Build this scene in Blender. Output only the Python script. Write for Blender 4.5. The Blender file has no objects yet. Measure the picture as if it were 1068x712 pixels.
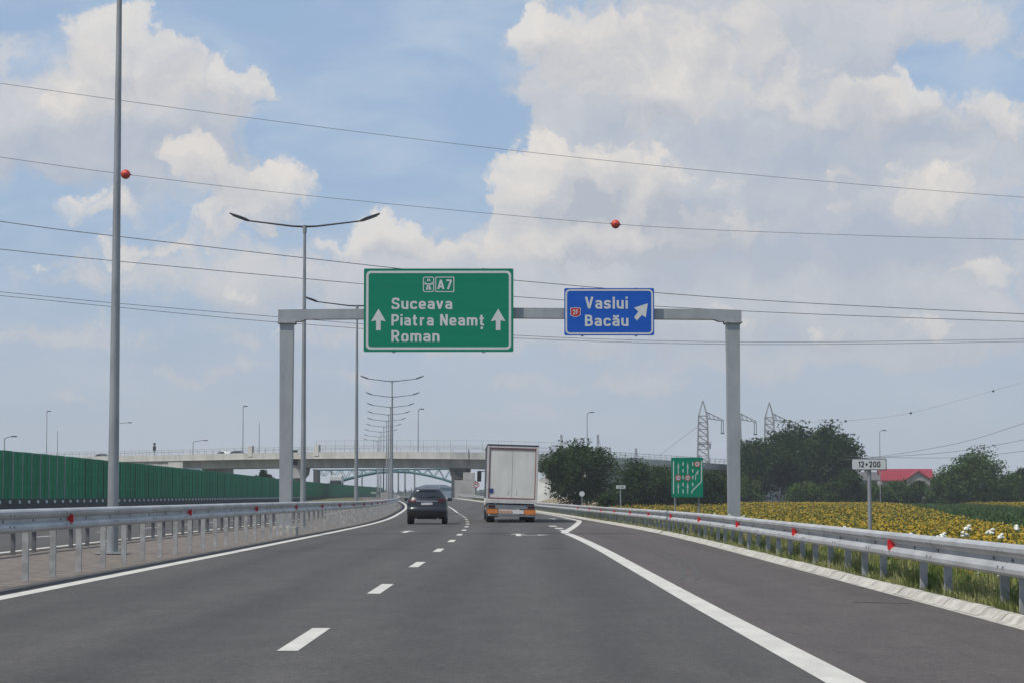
import bpy, bmesh, math, random
import numpy as np
from mathutils import Vector, Matrix

S = bpy.context.scene
COL = S.collection
R = math.radians

# ------------------------------------------------------------------ camera
F = 2300.0                       # focal length in pixels of a 1068 px wide frame
EYE = 1.25
CAM_PITCH = math.atan(160 / F)
CAM_YAW = math.atan(10 / F)
cam = bpy.data.cameras.new('camera')
cam.sensor_width = 36.0
cam.lens = F / 1068 * 36.0
cam.clip_start = 0.1
cam.clip_end = 12000
cam_o = bpy.data.objects.new('camera', cam)
cam_o.location = (0, 0, EYE)
cam_o.rotation_euler = (math.pi / 2 + CAM_PITCH, 0, CAM_YAW)
COL.objects.link(cam_o)
S.camera = cam_o
ROT = Matrix.Rotation(CAM_YAW, 3, 'Z') @ Matrix.Rotation(math.pi / 2 + CAM_PITCH, 3, 'X')


def at(px, py, D):
    """a point of the place seen in direction (px, py), D metres up the road"""
    d = ROT @ Vector(((px - 534) / F, (356 - py) / F, -1))
    return Vector((d.x / d.y * D, D, EYE + d.z / d.y * D))


# ------------------------------------------------------------------ sky, sun, exposure
SUN_EL = R(58)
SUN_AZ = math.atan2(-0.78, -0.52)        # from +Y, clockwise
SKY_STRENGTH = 0.075
S.view_settings.view_transform = 'Standard'
S.view_settings.look = 'None'
S.view_settings.gamma = 1
S.view_settings.use_curve_mapping = False
S.view_settings.exposure = 0.0

W = bpy.data.worlds.new('World')
S.world = W
W.use_nodes = True
wt = W.node_tree
for n in list(wt.nodes):
    wt.nodes.remove(n)


class NT:
    """short hand for building node trees"""
    def __init__(self, tree):
        self.t = tree

    def n(self, kind, **kw):
        nd = self.t.nodes.new(kind)
        for k, v in kw.items():
            setattr(nd, k, v)
        return nd

    def link(self, a, b):
        self.t.links.new(a, b)

    def put(self, sock, v):
        if isinstance(v, bpy.types.NodeSocket):
            self.t.links.new(v, sock)
        else:
            sock.default_value = v

    def m(self, op, a, b=None, c=None, clamp=False):
        nd = self.n('ShaderNodeMath', operation=op, use_clamp=clamp)
        self.put(nd.inputs[0], a)
        if b is not None:
            self.put(nd.inputs[1], b)
        if c is not None:
            self.put(nd.inputs[2], c)
        return nd.outputs[0]

    def v(self, op, a, b=None):
        nd = self.n('ShaderNodeVectorMath', operation=op)
        self.put(nd.inputs[0], a)
        if b is not None:
            self.put(nd.inputs[1], b)
        return nd.outputs[0]

    def noise(self, vec, scale, detail=4, rough=.5, dist=0, kind='FBM'):
        nd = self.n('ShaderNodeTexNoise', noise_dimensions='3D', noise_type=kind)
        nd.normalize = True
        self.put(nd.inputs['Vector'], vec)
        nd.inputs['Scale'].default_value = scale
        nd.inputs['Detail'].default_value = detail
        nd.inputs['Roughness'].default_value = rough
        nd.inputs['Distortion'].default_value = dist
        return nd.outputs['Fac']

    def ss(self, val, lo, hi, to0=0.0, to1=1.0):
        nd = self.n('ShaderNodeMapRange', interpolation_type='SMOOTHSTEP')
        self.put(nd.inputs['Value'], val)
        nd.inputs['From Min'].default_value = lo
        nd.inputs['From Max'].default_value = hi
        nd.inputs['To Min'].default_value = to0
        nd.inputs['To Max'].default_value = to1
        return nd.outputs[0]

    def mix(self, fac, a, b):
        nd = self.n('ShaderNodeMix', data_type='RGBA')
        self.put(nd.inputs[0], fac)
        self.put(nd.inputs[6], a)
        self.put(nd.inputs[7], b)
        return nd.outputs[2]


# --- cloud density as a function of direction (units: 100 px of a 2300 px focal length = 2.49 degrees)
# three decks of cloud, far to near: centre px, py, radius x, y, amount
BACK = [
    (90, 110, 110, 60, .56), (230, 190, 110, 60, .48), (30, 165, 90, 40, .52), (180, 130, 100, 30, .44), (120, 290, 170, 24, .46), (330, 305, 130, 30, .46), (450, 262, 90, 34, .50),
    (640, 110, 120, 110, .62), (800, 130, 170, 130, .66), (950, 190, 140, 80, .56), (930, 40, 170, 46, .50), (800, 290, 220, 50, .55), (620, 320, 150, 40, .50),
    (985, 335, 170, 34, .50), (50, 352, 150, 18, .47), (430, 355, 170, 16, .44), (860, 375, 150, 12, .44), (250, 390, 160, 12, .43),
    (640, 402, 170, 14, .46), (120, 425, 130, 8, .4), (520, 432, 150, 8, .4), (-190, 190, 130, 110, .5), (1240, 200, 130, 110, .5),
    (985, 84, 85, 22, -.6), (400, 100, 120, 80, -.25), (30, 222, 60, 22, -.3),
]
MID = [
    (112, 50, 62, 36, .62), (160, 84, 78, 36, .56), (245, 105, 38, 26, .56), (70, 120, 60, 20, .40),
    (600, 46, 66, 44, .60), (560, 30, 30, 20, .4), (760, 50, 90, 50, .56), (690, 105, 60, 34, .5), (860, 120, 60, 34, .5), (970, 118, 70, 28, .56), (1050, 145, 30, 22, .6),
    (110, 222, 46, 24, .56), (400, 240, 30, 20, .62), (360, 262, 40, 18, .5), (470, 258, 50, 20, .52), (1040, 292, 56, 18, .58), (250, 300, 70, 14, .42),
    (60, 285, 44, 12, .46), (300, 340, 60, 10, .42), (900, 345, 90, 14, .46),
]
FRONT = [
    (205, 168, 40, 24, .60), (275, 198, 58, 26, .58), (240, 235, 90, 20, .44),
    (575, 165, 44, 34, .58), (560, 205, 40, 26, .52), (650, 190, 60, 34, .58), (620, 250, 110, 26, .48), (720, 250, 90, 24, .46), (540, 262, 60, 16, .44),
    (860, 195, 120, 34, .36), (1000, 215, 80, 30, .40), (760, 330, 120, 16, .42), (150, 265, 60, 12, .42),
]


BELLIES = [  # thicker parts of the cloud deck, seen from below: darker
    (800, 262, 130, 34, -.42), (850, 160, 110, 34, -.30), (615, 216, 34, 14, -.50), (716, 222, 26, 17, -.60), (670, 236, 12, 8, -.4), (975, 140, 60, 20, -.30),
    (650, 130, 60, 22, -.22), (90, 165, 110, 22, -.30), (230, 140, 60, 14, -.22), (760, 20, 60, 30, -.2), (150, 250, 90, 14, -.22), (930, 260, 70, 20, -.25), (1050, 255, 50, 16, -.25),
]


def blobsum(g, Pw, items):
    acc = None
    for (bx, by, rx, ry, am) in items:
        q = g.v('MULTIPLY', g.v('SUBTRACT', Pw, ((bx - 544) / 100, (516 - by) / 100, 0)), (100 / rx, 100 / ry, 0))
        dn = g.n('ShaderNodeVectorMath', operation='DOT_PRODUCT')
        g.put(dn.inputs[0], q)
        g.put(dn.inputs[1], q)
        e = g.m('POWER', .497, dn.outputs['Value'])
        acc = g.m('MULTIPLY', e, am) if acc is None else g.m('MULTIPLY_ADD', e, am, acc)
    return acc


w = NT(wt)
tc = w.n('ShaderNodeTexCoord')
sep = w.n('ShaderNodeSeparateXYZ')
w.link(tc.outputs['Generated'], sep.inputs[0])
az = w.m('ARCTAN2', sep.outputs[0], sep.outputs[1])
el = w.m('ARCSINE', sep.outputs[2])
cu = w.m('MULTIPLY', az, F / 100)
cv = w.m('MULTIPLY', el, F / 100)
comb = w.n('ShaderNodeCombineXYZ')
w.link(cu, comb.inputs[0])
w.link(cv, comb.inputs[1])
Pc = comb.outputs[0]
# warp so that the blobs have cauliflower outlines
wn = w.n('ShaderNodeTexNoise', noise_dimensions='2D')
w.put(wn.inputs['Vector'], Pc)
wn.inputs['Scale'].default_value = 1.5
wn.inputs['Detail'].default_value = 5
wn.inputs['Roughness'].default_value = .58
Pw = w.v('ADD', Pc, w.v('MULTIPLY', w.v('SUBTRACT', wn.outputs['Color'], (.5, .5, .5)), (1.0, .7, 0)))


def billow(vec):
    a = w.noise(vec, 1.5, 7, .6, .2)
    vo = w.n('ShaderNodeTexVoronoi', voronoi_dimensions='2D', feature='F1')
    w.put(vo.inputs['Vector'], vec)
    vo.inputs['Scale'].default_value = 2.7
    vo.inputs['Detail'].default_value = 3
    vo.inputs['Roughness'].default_value = .5
    vo.normalize = True
    return w.m('MULTIPLY_ADD', vo.outputs['Distance'], -.40, w.m('MULTIPLY', a, 1.05))


up = w.ss(cv, 5.4, 9.0, 0, .22)               # above the photographed part: a loose broken cover


def deck(items, seed, lo, hi, gain, step, mid, extra=None):
    """(alpha, light) of one deck of cloud; its sunward rims are bright and its bellies grey"""
    def dens(off):
        p = w.v('ADD', Pw, off)
        d_ = w.m('ADD', w.m('MINIMUM', blobsum(w, p, items), .9), billow(w.v('ADD', p, (seed, seed * .7, 0))))
        return d_ if extra is None else w.m('ADD', d_, extra)
    d0 = dens((0, 0, 0))
    d1 = dens((-.45 * step, .9 * step, 0))
    al = w.ss(d0, lo, hi)
    li = w.m('MULTIPLY_ADD', w.m('SUBTRACT', d0, d1), gain, mid, clamp=True)
    return al, li


sky = w.n('ShaderNodeTexSky', sky_type='NISHITA')
sky.sun_disc = False
sky.sun_elevation = SUN_EL
sky.sun_rotation = SUN_AZ % (2 * math.pi)
sky.altitude = 200
sky.air_density = 1.0
sky.dust_density = 1.2
sky.ozone_density = 2.0
K = 1 / SKY_STRENGTH


def C4(r, g, b):
    return (K * r, K * g, K * b, 1)


veil = w.noise(w.v('MULTIPLY', Pc, (.5, 1.3, 0)), 1.1, 5, .55, .4)
veil = w.ss(veil, .35, .75, .04, .5)
skyc = w.mix(veil, w.mix(.65, sky.outputs[0], C4(.37, .545, .80)), C4(.60, .66, .75))
big = w.m('MULTIPLY', w.m('SUBTRACT', w.noise(Pc, .75, 3, .5), .5), .55)
big = w.m('ADD', big, blobsum(w, Pw, BELLIES))
a_, l_ = deck(BACK, 0.0, .68, 1.02, .75, .30, .44, up)
l_ = w.m('ADD', l_, big, clamp=True)
skyc = w.mix(w.m('MULTIPLY', a_, .82), skyc, w.mix(l_, C4(.45, .49, .565), C4(.78, .735, .69)))
a_, l_ = deck(MID, 3.7, .73, .97, 1.05, .24, .48)
l_ = w.m('ADD', l_, big, clamp=True)
skyc = w.mix(w.m('MULTIPLY', a_, .80), skyc, w.mix(l_, C4(.48, .505, .565), C4(.86, .80, .725)))
a_, l_ = deck(FRONT, 8.3, .73, .94, 1.1, .24, .48)
l_ = w.m('ADD', l_, big, clamp=True)
skyc = w.mix(w.m('MULTIPLY', a_, .82), skyc, w.mix(l_, C4(.47, .495, .555), C4(.90, .825, .73)))
# pale air low over the horizon
low = w.ss(cv, -.6, 3.6, .84, 0)
skyc = w.mix(low, skyc, C4(.465, .49, .53))
bg = w.n('ShaderNodeBackground')
bg.inputs['Strength'].default_value = SKY_STRENGTH
wo = w.n('ShaderNodeOutputWorld')
w.link(skyc, bg.inputs[0])
w.link(bg.outputs[0], wo.inputs[0])
W.cycles.sampling_method = 'MANUAL'
W.cycles.sample_map_resolution = 512

sun = bpy.data.lights.new('sun', 'SUN')
sun.energy = 4.2
sun.angle = R(0.8)
sun.color = (1, .94, .85)
sun_o = bpy.data.objects.new('sun', sun)
COL.objects.link(sun_o)
sdir = Vector((math.sin(SUN_AZ) * math.cos(SUN_EL), math.cos(SUN_AZ) * math.cos(SUN_EL), math.sin(SUN_EL)))
sun_o.rotation_euler = sdir.to_track_quat('Z', 'Y').to_euler()
sun_o.location = (-40, -30, 80)

# ================================================================== helpers
class MB:
    """collects vertices and faces of ONE mesh object (optional material index per face)"""
    def __init__(self):
        self.v, self.f, self.mi = [], [], []
        self.smooth = []

    def add(self, vs, fs, mi=0, smooth=False):
        b = len(self.v)
        self.v += [tuple(p) for p in vs]
        for f in fs:
            self.f.append([i + b for i in f])
            self.mi.append(mi)
            self.smooth.append(smooth)
        return self

    def box(self, c, s, rz=0, mi=0, taper=1.0):
        hx, hy, hz = s[0] / 2, s[1] / 2, s[2] / 2
        ca, sa = math.cos(rz), math.sin(rz)
        vs = []
        for k, z in ((1, -hz), (taper, hz)):
            for x, y in ((-hx, -hy), (hx, -hy), (hx, hy), (-hx, hy)):
                x, y = x * k, y * k
                vs.append((c[0] + x * ca - y * sa, c[1] + x * sa + y * ca, c[2] + z))
        return self.add(vs, [(3, 2, 1, 0), (4, 5, 6, 7), (0, 1, 5, 4), (1, 2, 6, 5), (2, 3, 7, 6), (3, 0, 4, 7)], mi)

    def bbox_(self, c, s, b=.02, mi=0):
        """box with bevelled edges"""
        bm = bmesh.new()
        bmesh.ops.create_cube(bm, size=1)
        for v in bm.verts:
            v.co = Vector((c[0] + v.co.x * s[0], c[1] + v.co.y * s[1], c[2] + v.co.z * s[2]))
        bmesh.ops.bevel(bm, geom=bm.edges[:], offset=b, segments=2, affect='EDGES', profile=.6)
        bm.verts.index_update()
        self.add([v.co[:] for v in bm.verts], [[v.index for v in f.verts] for f in bm.faces], mi)
        bm.free()
        return self

    def tube(self, pts, rad, n=8, mi=0, caps=True, smooth=True):
        pts = [Vector(p) for p in pts]
        if not isinstance(rad, (list, tuple)):
            rad = [rad] * len(pts)
        vs, fs = [], []
        prev = None
        for i, p in enumerate(pts):
            d = (pts[min(i + 1, len(pts) - 1)] - pts[max(i - 1, 0)]).normalized()
            a = Vector((1, 0, 0)) if abs(d.x) < .9 else Vector((0, 0, 1))
            if prev is not None:
                a = prev
            u = (a - d * a.dot(d)).normalized()
            prev = u
            q = d.cross(u)
            for k in range(n):
                t = 2 * math.pi * k / n
                vs.append(p + (u * math.cos(t) + q * math.sin(t)) * rad[i])
        for i in range(len(pts) - 1):
            for k in range(n):
                k2 = (k + 1) % n
                fs.append((i * n + k, i * n + k2, (i + 1) * n + k2, (i + 1) * n + k))
        self.add(vs, fs, mi, smooth)
        if caps:
            self.add(vs[:n], [list(range(n))[::-1]], mi)
            self.add(vs[-n:], [list(range(n))], mi)
        return self

    def bar(self, a, b, w):
        """square bar between two points"""
        return self.tube([a, b], w * .7071, 4, caps=True, smooth=False)

    def prism(self, pts, y0, y1, mi=0):
        """polygon in the XZ plane (seen from -Y), extruded from y0 (front) to y1"""
        n = len(pts)
        vs = [(p[0], y0, p[1]) for p in pts] + [(p[0], y1, p[1]) for p in pts]
        area = sum(pts[i][0] * pts[(i + 1) % n][1] - pts[(i + 1) % n][0] * pts[i][1] for i in range(n))
        fr = list(range(n)) if area > 0 else list(range(n))[::-1]
        fs = [fr, [i + n for i in fr[::-1]]]
        for i in range(n):
            a, b = fr[i], fr[(i + 1) % n]
            fs.append((b, a, a + n, b + n))
        return self.add(vs, fs, mi)

    def ring(self, outer, inner, y0, y1, mi=0):
        n = len(outer)
        vs = [(p[0], y, p[1]) for y in (y0, y1) for lp in (outer, inner) for p in lp]
        fs = []
        for i in range(n):
            j = (i + 1) % n
            fs += [(i, j, n + j, n + i), (2 * n + i, 3 * n + i, 3 * n + j, 2 * n + j),
                   (i, 2 * n + i, 2 * n + j, j), (n + i, n + j, 3 * n + j, 3 * n + i)]
        return self.add(vs, fs, mi)

    def sweep(self, prof, path, closed=True, mi=0, smooth=False, caps=True):
        """profile [(side, z)] swept along path [(x, y, z, (nx, ny))]"""
        n = len(prof)
        vs, fs = [], []
        for (x, y, z, nv) in path:
            for (o, h) in prof:
                vs.append((x + nv[0] * o, y + nv[1] * o, z + h))
        rng = n if closed else n - 1
        for i in range(len(path) - 1):
            for k in range(rng):
                k2 = (k + 1) % n
                fs.append((i * n + k, (i + 1) * n + k, (i + 1) * n + k2, i * n + k2))
        self.add(vs, fs, mi, smooth)
        if closed and caps:
            self.add(vs[:n], [list(range(n))], mi)
            self.add(vs[-n:], [list(range(n))[::-1]], mi)
        return self

    def mesh(self, name):
        me = bpy.data.meshes.new(name)
        me.from_pydata(self.v, [], self.f)
        if any(self.mi):
            me.polygons.foreach_set('material_index', self.mi)
        if any(self.smooth):
            me.polygons.foreach_set('use_smooth', self.smooth)
        me.update()
        return me


def fixn(me):
    bm = bmesh.new()
    bm.from_mesh(me)
    bmesh.ops.remove_doubles(bm, verts=bm.verts, dist=1e-5)
    bmesh.ops.recalc_face_normals(bm, faces=bm.faces)
    bm.to_mesh(me)
    bm.free()


def obj(name, mb, mats, parent=None, loc=(0, 0, 0), rot=None, fix=False):
    me = mb.mesh(name) if isinstance(mb, MB) else mb
    if fix:
        fixn(me)
    if not isinstance(mats, (list, tuple)):
        mats = [mats]
    if not len(me.materials):
        for m_ in mats:
            me.materials.append(m_)
    o = bpy.data.objects.new(name, me)
    COL.objects.link(o)
    o.location = loc
    if rot:
        o.rotation_euler = rot
    if parent:
        o.parent = parent
    return o


def tag(o, label=None, cat=None, group=None, kind=None):
    for k, v in (('label', label), ('category', cat), ('group', group), ('kind', kind)):
        if v:
            o[k] = v
    return o


def thing(name, label, cat, loc=(0, 0, 0), rz=0, group=None):
    o = bpy.data.objects.new(name, None)
    o.empty_display_size = .3
    COL.objects.link(o)
    o.location = loc
    o.rotation_euler = (0, 0, rz)
    return tag(o, label, cat, group)


def dup(root, loc, rz=None, label=None, group=None):
    def cp(o, par):
        c = o.copy()
        COL.objects.link(c)
        c.parent = par
        for ch in o.children:
            cp(ch, c)
        return c
    r = cp(root, None)
    r.location = loc
    if rz is not None:
        r.rotation_euler = (0, 0, rz)
    if label:
        r['label'] = label
    if group:
        r['group'] = group
    return r


def struct(name, mb, m_, **k):
    return tag(obj(name, mb, m_, **k), kind='structure')


def rrect(x0, z0, x1, z1, r, k=4):
    pts = []
    for cx, cz, a0 in ((x1 - r, z0 + r, -90), (x1 - r, z1 - r, 0), (x0 + r, z1 - r, 90), (x0 + r, z0 + r, 180)):
        for i in range(k + 1):
            a = R(a0 + 90 * i / k)
            pts.append((cx + r * math.cos(a), cz + r * math.sin(a)))
    return pts


def disc(cx, cz, r, n=24):
    return [(cx + r * math.cos(2 * math.pi * i / n), cz + r * math.sin(2 * math.pi * i / n)) for i in range(n)]


# ------------------------------------------------------------------ materials
def mat(name, col, rough=.6, metal=0.0, var=.15, scale=3.0, bump=0.0, bscale=None, stretch=(1, 1, 1), col2=None,
        coat=0.0, spec=.5, rand=0.0, world=False, detail=6, lo=.3, hi=.7, trans=0.0):
    M = bpy.data.materials.new(name)
    M.use_nodes = True
    t = NT(M.node_tree)
    bsdf = M.node_tree.nodes['Principled BSDF']
    if world:
        vec = t.n('ShaderNodeNewGeometry').outputs['Position']
    else:
        vec = t.n('ShaderNodeTexCoord').outputs['Object']
    vec = t.v('MULTIPLY', vec, stretch)
    fac = t.ss(t.noise(vec, scale, detail, .6), lo, hi)
    c = tuple(col) + (1,)
    if col2 is None:
        a_ = tuple(x * (1 - var) for x in col) + (1,)
        b_ = tuple(min(1, x * (1 + var)) for x in col) + (1,)
    else:
        a_, b_ = c, tuple(col2) + (1,)
    cc = t.mix(fac, a_, b_)
    if rand:
        oi = t.n('ShaderNodeObjectInfo')
        hs = t.n('ShaderNodeHueSaturation')
        t.put(hs.inputs['Value'], t.m('MULTIPLY_ADD', oi.outputs['Random'], rand * 2, 1 - rand))
        t.put(hs.inputs['Color'], cc)
        cc = hs.outputs[0]
    t.put(bsdf.inputs['Base Color'], cc)
    bsdf.inputs['Roughness'].default_value = rough
    bsdf.inputs['Metallic'].default_value = metal
    bsdf.inputs['Specular IOR Level'].default_value = spec
    bsdf.inputs['Coat Weight'].default_value = coat
    if trans:
        tr = t.n('ShaderNodeBsdfTranslucent')
        t.put(tr.inputs['Color'], cc)
        mx = t.n('ShaderNodeMixShader')
        mx.inputs[0].default_value = trans
        t.link(bsdf.outputs[0], mx.inputs[1])
        t.link(tr.outputs[0], mx.inputs[2])
        out = [n for n in M.node_tree.nodes if n.type == 'OUTPUT_MATERIAL'][0]
        t.link(mx.outputs[0], out.inputs[0])
    if bump:
        bp = t.n('ShaderNodeBump')
        bp.inputs['Strength'].default_value = bump
        bp.inputs['Distance'].default_value = .02
        t.put(bp.inputs['Height'], t.noise(vec, bscale or scale * 4, 4, .6))
        t.put(bsdf.inputs['Normal'], bp.outputs[0])
    return M


def asphalt(name, col, worn, tracks=None):
    """asphalt: aggregate speckle, long soft patches, slightly polished wheel paths"""
    M = bpy.data.materials.new(name)
    M.use_nodes = True
    t = NT(M.node_tree)
    bsdf = M.node_tree.nodes['Principled BSDF']
    pos = t.n('ShaderNodeNewGeometry').outputs['Position']
    speck = t.ss(t.noise(pos, 70, 3, .75), .3, .72, .55, 1.5)
    speck = t.m('MULTIPLY', speck, t.ss(t.noise(t.v('MULTIPLY', pos, (1, .55, 1)), 16, 4, .7), .3, .72, .80, 1.22))
    spot = t.ss(t.noise(t.v('MULTIPLY', pos, (1, .6, 1)), 1.7, 3, .5), .66, .74, 1.0, .80)
    speck = t.m('MULTIPLY', speck, spot)
    patch = t.ss(t.noise(t.v('MULTIPLY', pos, (1.0, .05, 1)), .9, 5, .6), .3, .75)
    c = t.mix(patch, tuple(col) + (1,), tuple(worn) + (1,))
    blot = t.ss(t.noise(t.v('MULTIPLY', pos, (1, .4, 1)), 2.2, 5, .65), .35, .7, .9, 1.08)
    vm = t.n('ShaderNodeVectorMath', operation='SCALE')
    t.put(vm.inputs[0], c)
    t.put(vm.inputs['Scale'], t.m('MULTIPLY', speck, blot))
    outc = vm.outputs[0]
    if tracks:
        sx = t.n('ShaderNodeSeparateXYZ')
        t.put(sx.inputs[0], pos)
        acc = None
        for x0 in tracks:
            q = t.m('SUBTRACT', sx.outputs[0], x0)
            e = t.m('POWER', 2.718, t.m('MULTIPLY', t.m('MULTIPLY', q, q), -5.0))
            acc = e if acc is None else t.m('ADD', acc, e)
        v2 = t.n('ShaderNodeVectorMath', operation='SCALE')
        t.put(v2.inputs[0], outc)
        t.put(v2.inputs['Scale'], t.m('MULTIPLY_ADD', acc, -.18, 1.0))
        outc = v2.outputs[0]
    t.put(bsdf.inputs['Base Color'], outc)
    bsdf.inputs['Roughness'].default_value = .88
    bsdf.inputs['Specular IOR Level'].default_value = .3
    bp = t.n('ShaderNodeBump')
    bp.inputs['Strength'].default_value = .5
    bp.inputs['Distance'].default_value = .006
    t.put(bp.inputs['Height'], t.noise(pos, 90, 2, .6))
    t.put(bsdf.inputs['Normal'], bp.outputs[0])
    return M


def worn_paint(name, col, under):
    M = bpy.data.materials.new(name)
    M.use_nodes = True
    t = NT(M.node_tree)
    bsdf = M.node_tree.nodes['Principled BSDF']
    pos = t.n('ShaderNodeNewGeometry').outputs['Position']
    chip = t.ss(t.noise(pos, 26, 5, .75), .30, .42)
    dirt = t.ss(t.noise(t.v('MULTIPLY', pos, (1, .35, 1)), 3, 4, .6), .3, .8, .84, 1.05)
    vm = t.n('ShaderNodeVectorMath', operation='SCALE')
    vm.inputs[0].default_value = col
    t.put(vm.inputs['Scale'], dirt)
    t.put(bsdf.inputs['Base Color'], t.mix(chip, tuple(under) + (1,), vm.outputs[0]))
    bsdf.inputs['Roughness'].default_value = .75
    return M


M_ROAD = asphalt('asphalt_lanes', (.066, .062, .059), (.084, .078, .074), (-5.0, -3.1, -.9, .9))
M_SHOULDER = asphalt('asphalt_shoulder', (.074, .064, .060), (.094, .080, .075))
M_PAINT = worn_paint('road_paint', (.52, .50, .45), (.12, .12, .12))
M_SKID = mat('tyre_rubber_mark', (.064, .060, .058), .9, var=.3, scale=8)
M_GRAVEL = mat('median_gravel', (.075, .062, .052), .95, scale=3.2, col2=(.20, .168, .14), lo=.22, hi=.78, bump=.8, bscale=25, world=True, detail=10)
M_GRASSGROUND = mat('verge_ground', (.055, .07, .02), .95, scale=.35, col2=(.13, .12, .05), bump=.6, bscale=6, world=True, detail=8)
M_EARTH = mat('bare_earth', (.16, .12, .08), .95, scale=.4, col2=(.24, .19, .12), world=True, detail=8)
M_KERB = mat('kerb_concrete', (.38, .36, .32), 0.85, scale=5, var=.25, bump=.06, bscale=40, world=True, detail=8)
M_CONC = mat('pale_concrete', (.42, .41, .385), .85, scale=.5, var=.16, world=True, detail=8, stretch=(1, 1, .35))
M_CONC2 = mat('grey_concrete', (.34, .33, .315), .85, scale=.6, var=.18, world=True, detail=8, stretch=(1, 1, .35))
M_DARKCONC = mat('dark_bearing', (.06, .06, .062), .9)
M_GALV = mat('galvanised_rail', (.43, .43, .425), .5, .35, var=.16, scale=2.2, stretch=(1, .5, 1), world=True, detail=8, spec=.4)
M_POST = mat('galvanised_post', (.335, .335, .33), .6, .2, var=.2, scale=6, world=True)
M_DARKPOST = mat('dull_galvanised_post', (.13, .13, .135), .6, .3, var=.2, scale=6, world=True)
M_POLE = mat('galvanised_pole', (.29, .30, .31), .5, .4, var=.14, scale=3, world=True, stretch=(1, 1, .3))
M_DARKMETAL = mat('dark_lamp_metal', (.035, .037, .042), .5, .3)
M_LENS = mat('lamp_glass', (.35, .36, .36), .2)
M_GANTRY = mat('gantry_steel', (.335, .35, .355), .5, .4, var=.10, scale=2.2, world=True, detail=9, stretch=(1, 1, .45))
M_RED = mat('red_reflector', (.55, .02, .025), .3, var=.2)
M_SGREEN = mat('green_sign_sheeting', (.002, .185, .108), .55, var=.05, scale=1.2, stretch=(.15, 1, 6), spec=.2)
M_SBLUE = mat('blue_sign_sheeting', (.008, .085, .42), .55, var=.05, scale=1.2, stretch=(.15, 1, 6), spec=.2)
M_SWHITE = mat('white_sign_sheeting', (.52, .54, .54), .55, var=.05, scale=8, spec=.2)
M_SRED = mat('red_sign_sheeting', (.42, .012, .02), .5, var=.05)
M_SBLACK = mat('black_sign_ink', (.015, .015, .016), .5)
M_SIGNBACK = mat('sign_aluminium', (.25, .26, .27), .5, .6)
M_FENCE = mat('green_barrier_panel', (.002, .185, .078), .7, var=.16, scale=1.4, world=True, detail=8, spec=.2, rand=.14)
M_FENCEDARK = mat('dark_barrier_beam', (.02, .03, .03), .7)
M_BOLT = mat('white_bolt_cap', (.62, .63, .64), .5)
M_WIRE = mat('steel_wire', (.10, .10, .105), .6, .3)
M_BALL = mat('red_marker_ball', (.50, .035, .02), .5, var=.2, scale=4)
M_PYLON = mat('pylon_steel', (.24, .245, .25), .6, .4)
M_INSUL = mat('dark_insulator', (.03, .03, .035), .4)
M_STEELGREEN = mat('green_bridge_steel', (.03, .13, .14), .6, .1)
M_BLUEHALL = mat('blue_cladding', (.17, .22, .29), .6, var=.1, scale=.3)


def strip(x0, x1, Ds, z):
    mb = MB()
    vs, fs = [], []
    for i, D in enumerate(Ds):
        a = x0(D) if callable(x0) else x0
        b = x1(D) if callable(x1) else x1
        vs += [S_(a, D, z), S_(b, D, z)]
        if i:
            k = 2 * i
            fs.append((k - 2, k - 1, k + 1, k))
    return mb.add(vs, fs)


# ------------------------------------------------------------------ road alignment: straight, then a long left bend
def shift(D):
    if D < 48:
        return 0.0
    if D < 148:
        return -(D - 48) ** 2 / 4800.0
    E = min(D, 560)
    return -(100 ** 2) / 4800.0 - (D - 148) / 24.0 - (max(0, E - 200) ** 2) / 6000.0 - (.12 * (D - 560) if D > 560 else 0)


def slope(D):
    return 0.0 if D < 48 else -(min(D, 148) - 48) / 2400.0 - max(0, min(D, 560) - 200) / 3000.0


def sm(t):
    t = min(1, max(0, t))
    return t * t * (3 - 2 * t)


def rise(D):
    """the road dips a little, then climbs gently towards the overpass"""
    return -.10 * sm((D - 55) / 70) + .95 * sm((D - 170) / 260)


def S_(x, D, z=0.0):
    return (x + shift(D), D, z + rise(D))


def head(D):
    """heading of the road (rotation about z) at distance D"""
    return math.atan(-slope(D))


def path(x, Ds, z=0.0):
    out = []
    for D in Ds:
        s = slope(D)
        L = math.hypot(1, s)
        out.append((x + shift(D), D, z + rise(D), (1 / L, -s / L)))
    return out


def lerp_tab(tab):
    def f(D):
        if D <= tab[0][0]:
            return tab[0][1]
        for (a, b), (c, d) in zip(tab, tab[1:]):
            if D <= c:
                return b + (d - b) * (D - a) / (c - a)
        return tab[-1][1]
    return f


def swell(D):
    """the field behind the right verge rises to a low swell before the trees"""
    return .45 * sm((D - 130) / 150) * (1 - sm((D - 300) / 120))


# ================================================================== the setting: terrain, road, median
xs = [-3500, -600, -150, -60, -32, -26, -23, -20.9, -11, -6.7, 4.75, 5.3, 5.9, 9.5, 14, 40, 120, 500, 3500]
zs = [-1.5, -1.5, -1.5, -1.2, -1.0, -.3, -.05, -.05, -.05, -.05, -.05, .02, -.12, -2.3, -2.5, -2.5, -2.5, -2.5, -2.5]
Dt = [-120, -40, -10] + list(range(0, 160, 8)) + list(range(160, 640, 20)) + [700, 900, 1300, 2000, 3200, 5000]
mb = MB()
vs, fs = [], []
nx = len(xs)
rng = random.Random(3)
for i, D in enumerate(Dt):
    for x, z in zip(xs, zs):
        far = min(1, max(0, (abs(x) - 7) / 5))
        wob = (math.sin(D * .13 + x * .4) * .05) * far
        near = 1 if abs(x) < 130 else 0
        vs.append((x + shift(min(D, 700)) * near, D, z + wob + rise(D) * near + (swell(D) if x > 9 else 0) * near))
    if i:
        for k in range(nx - 1):
            a = (i - 1) * nx + k
            fs.append((a, a + 1, a + nx + 1, a + nx))
mb.add(vs, fs, smooth=True)
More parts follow.
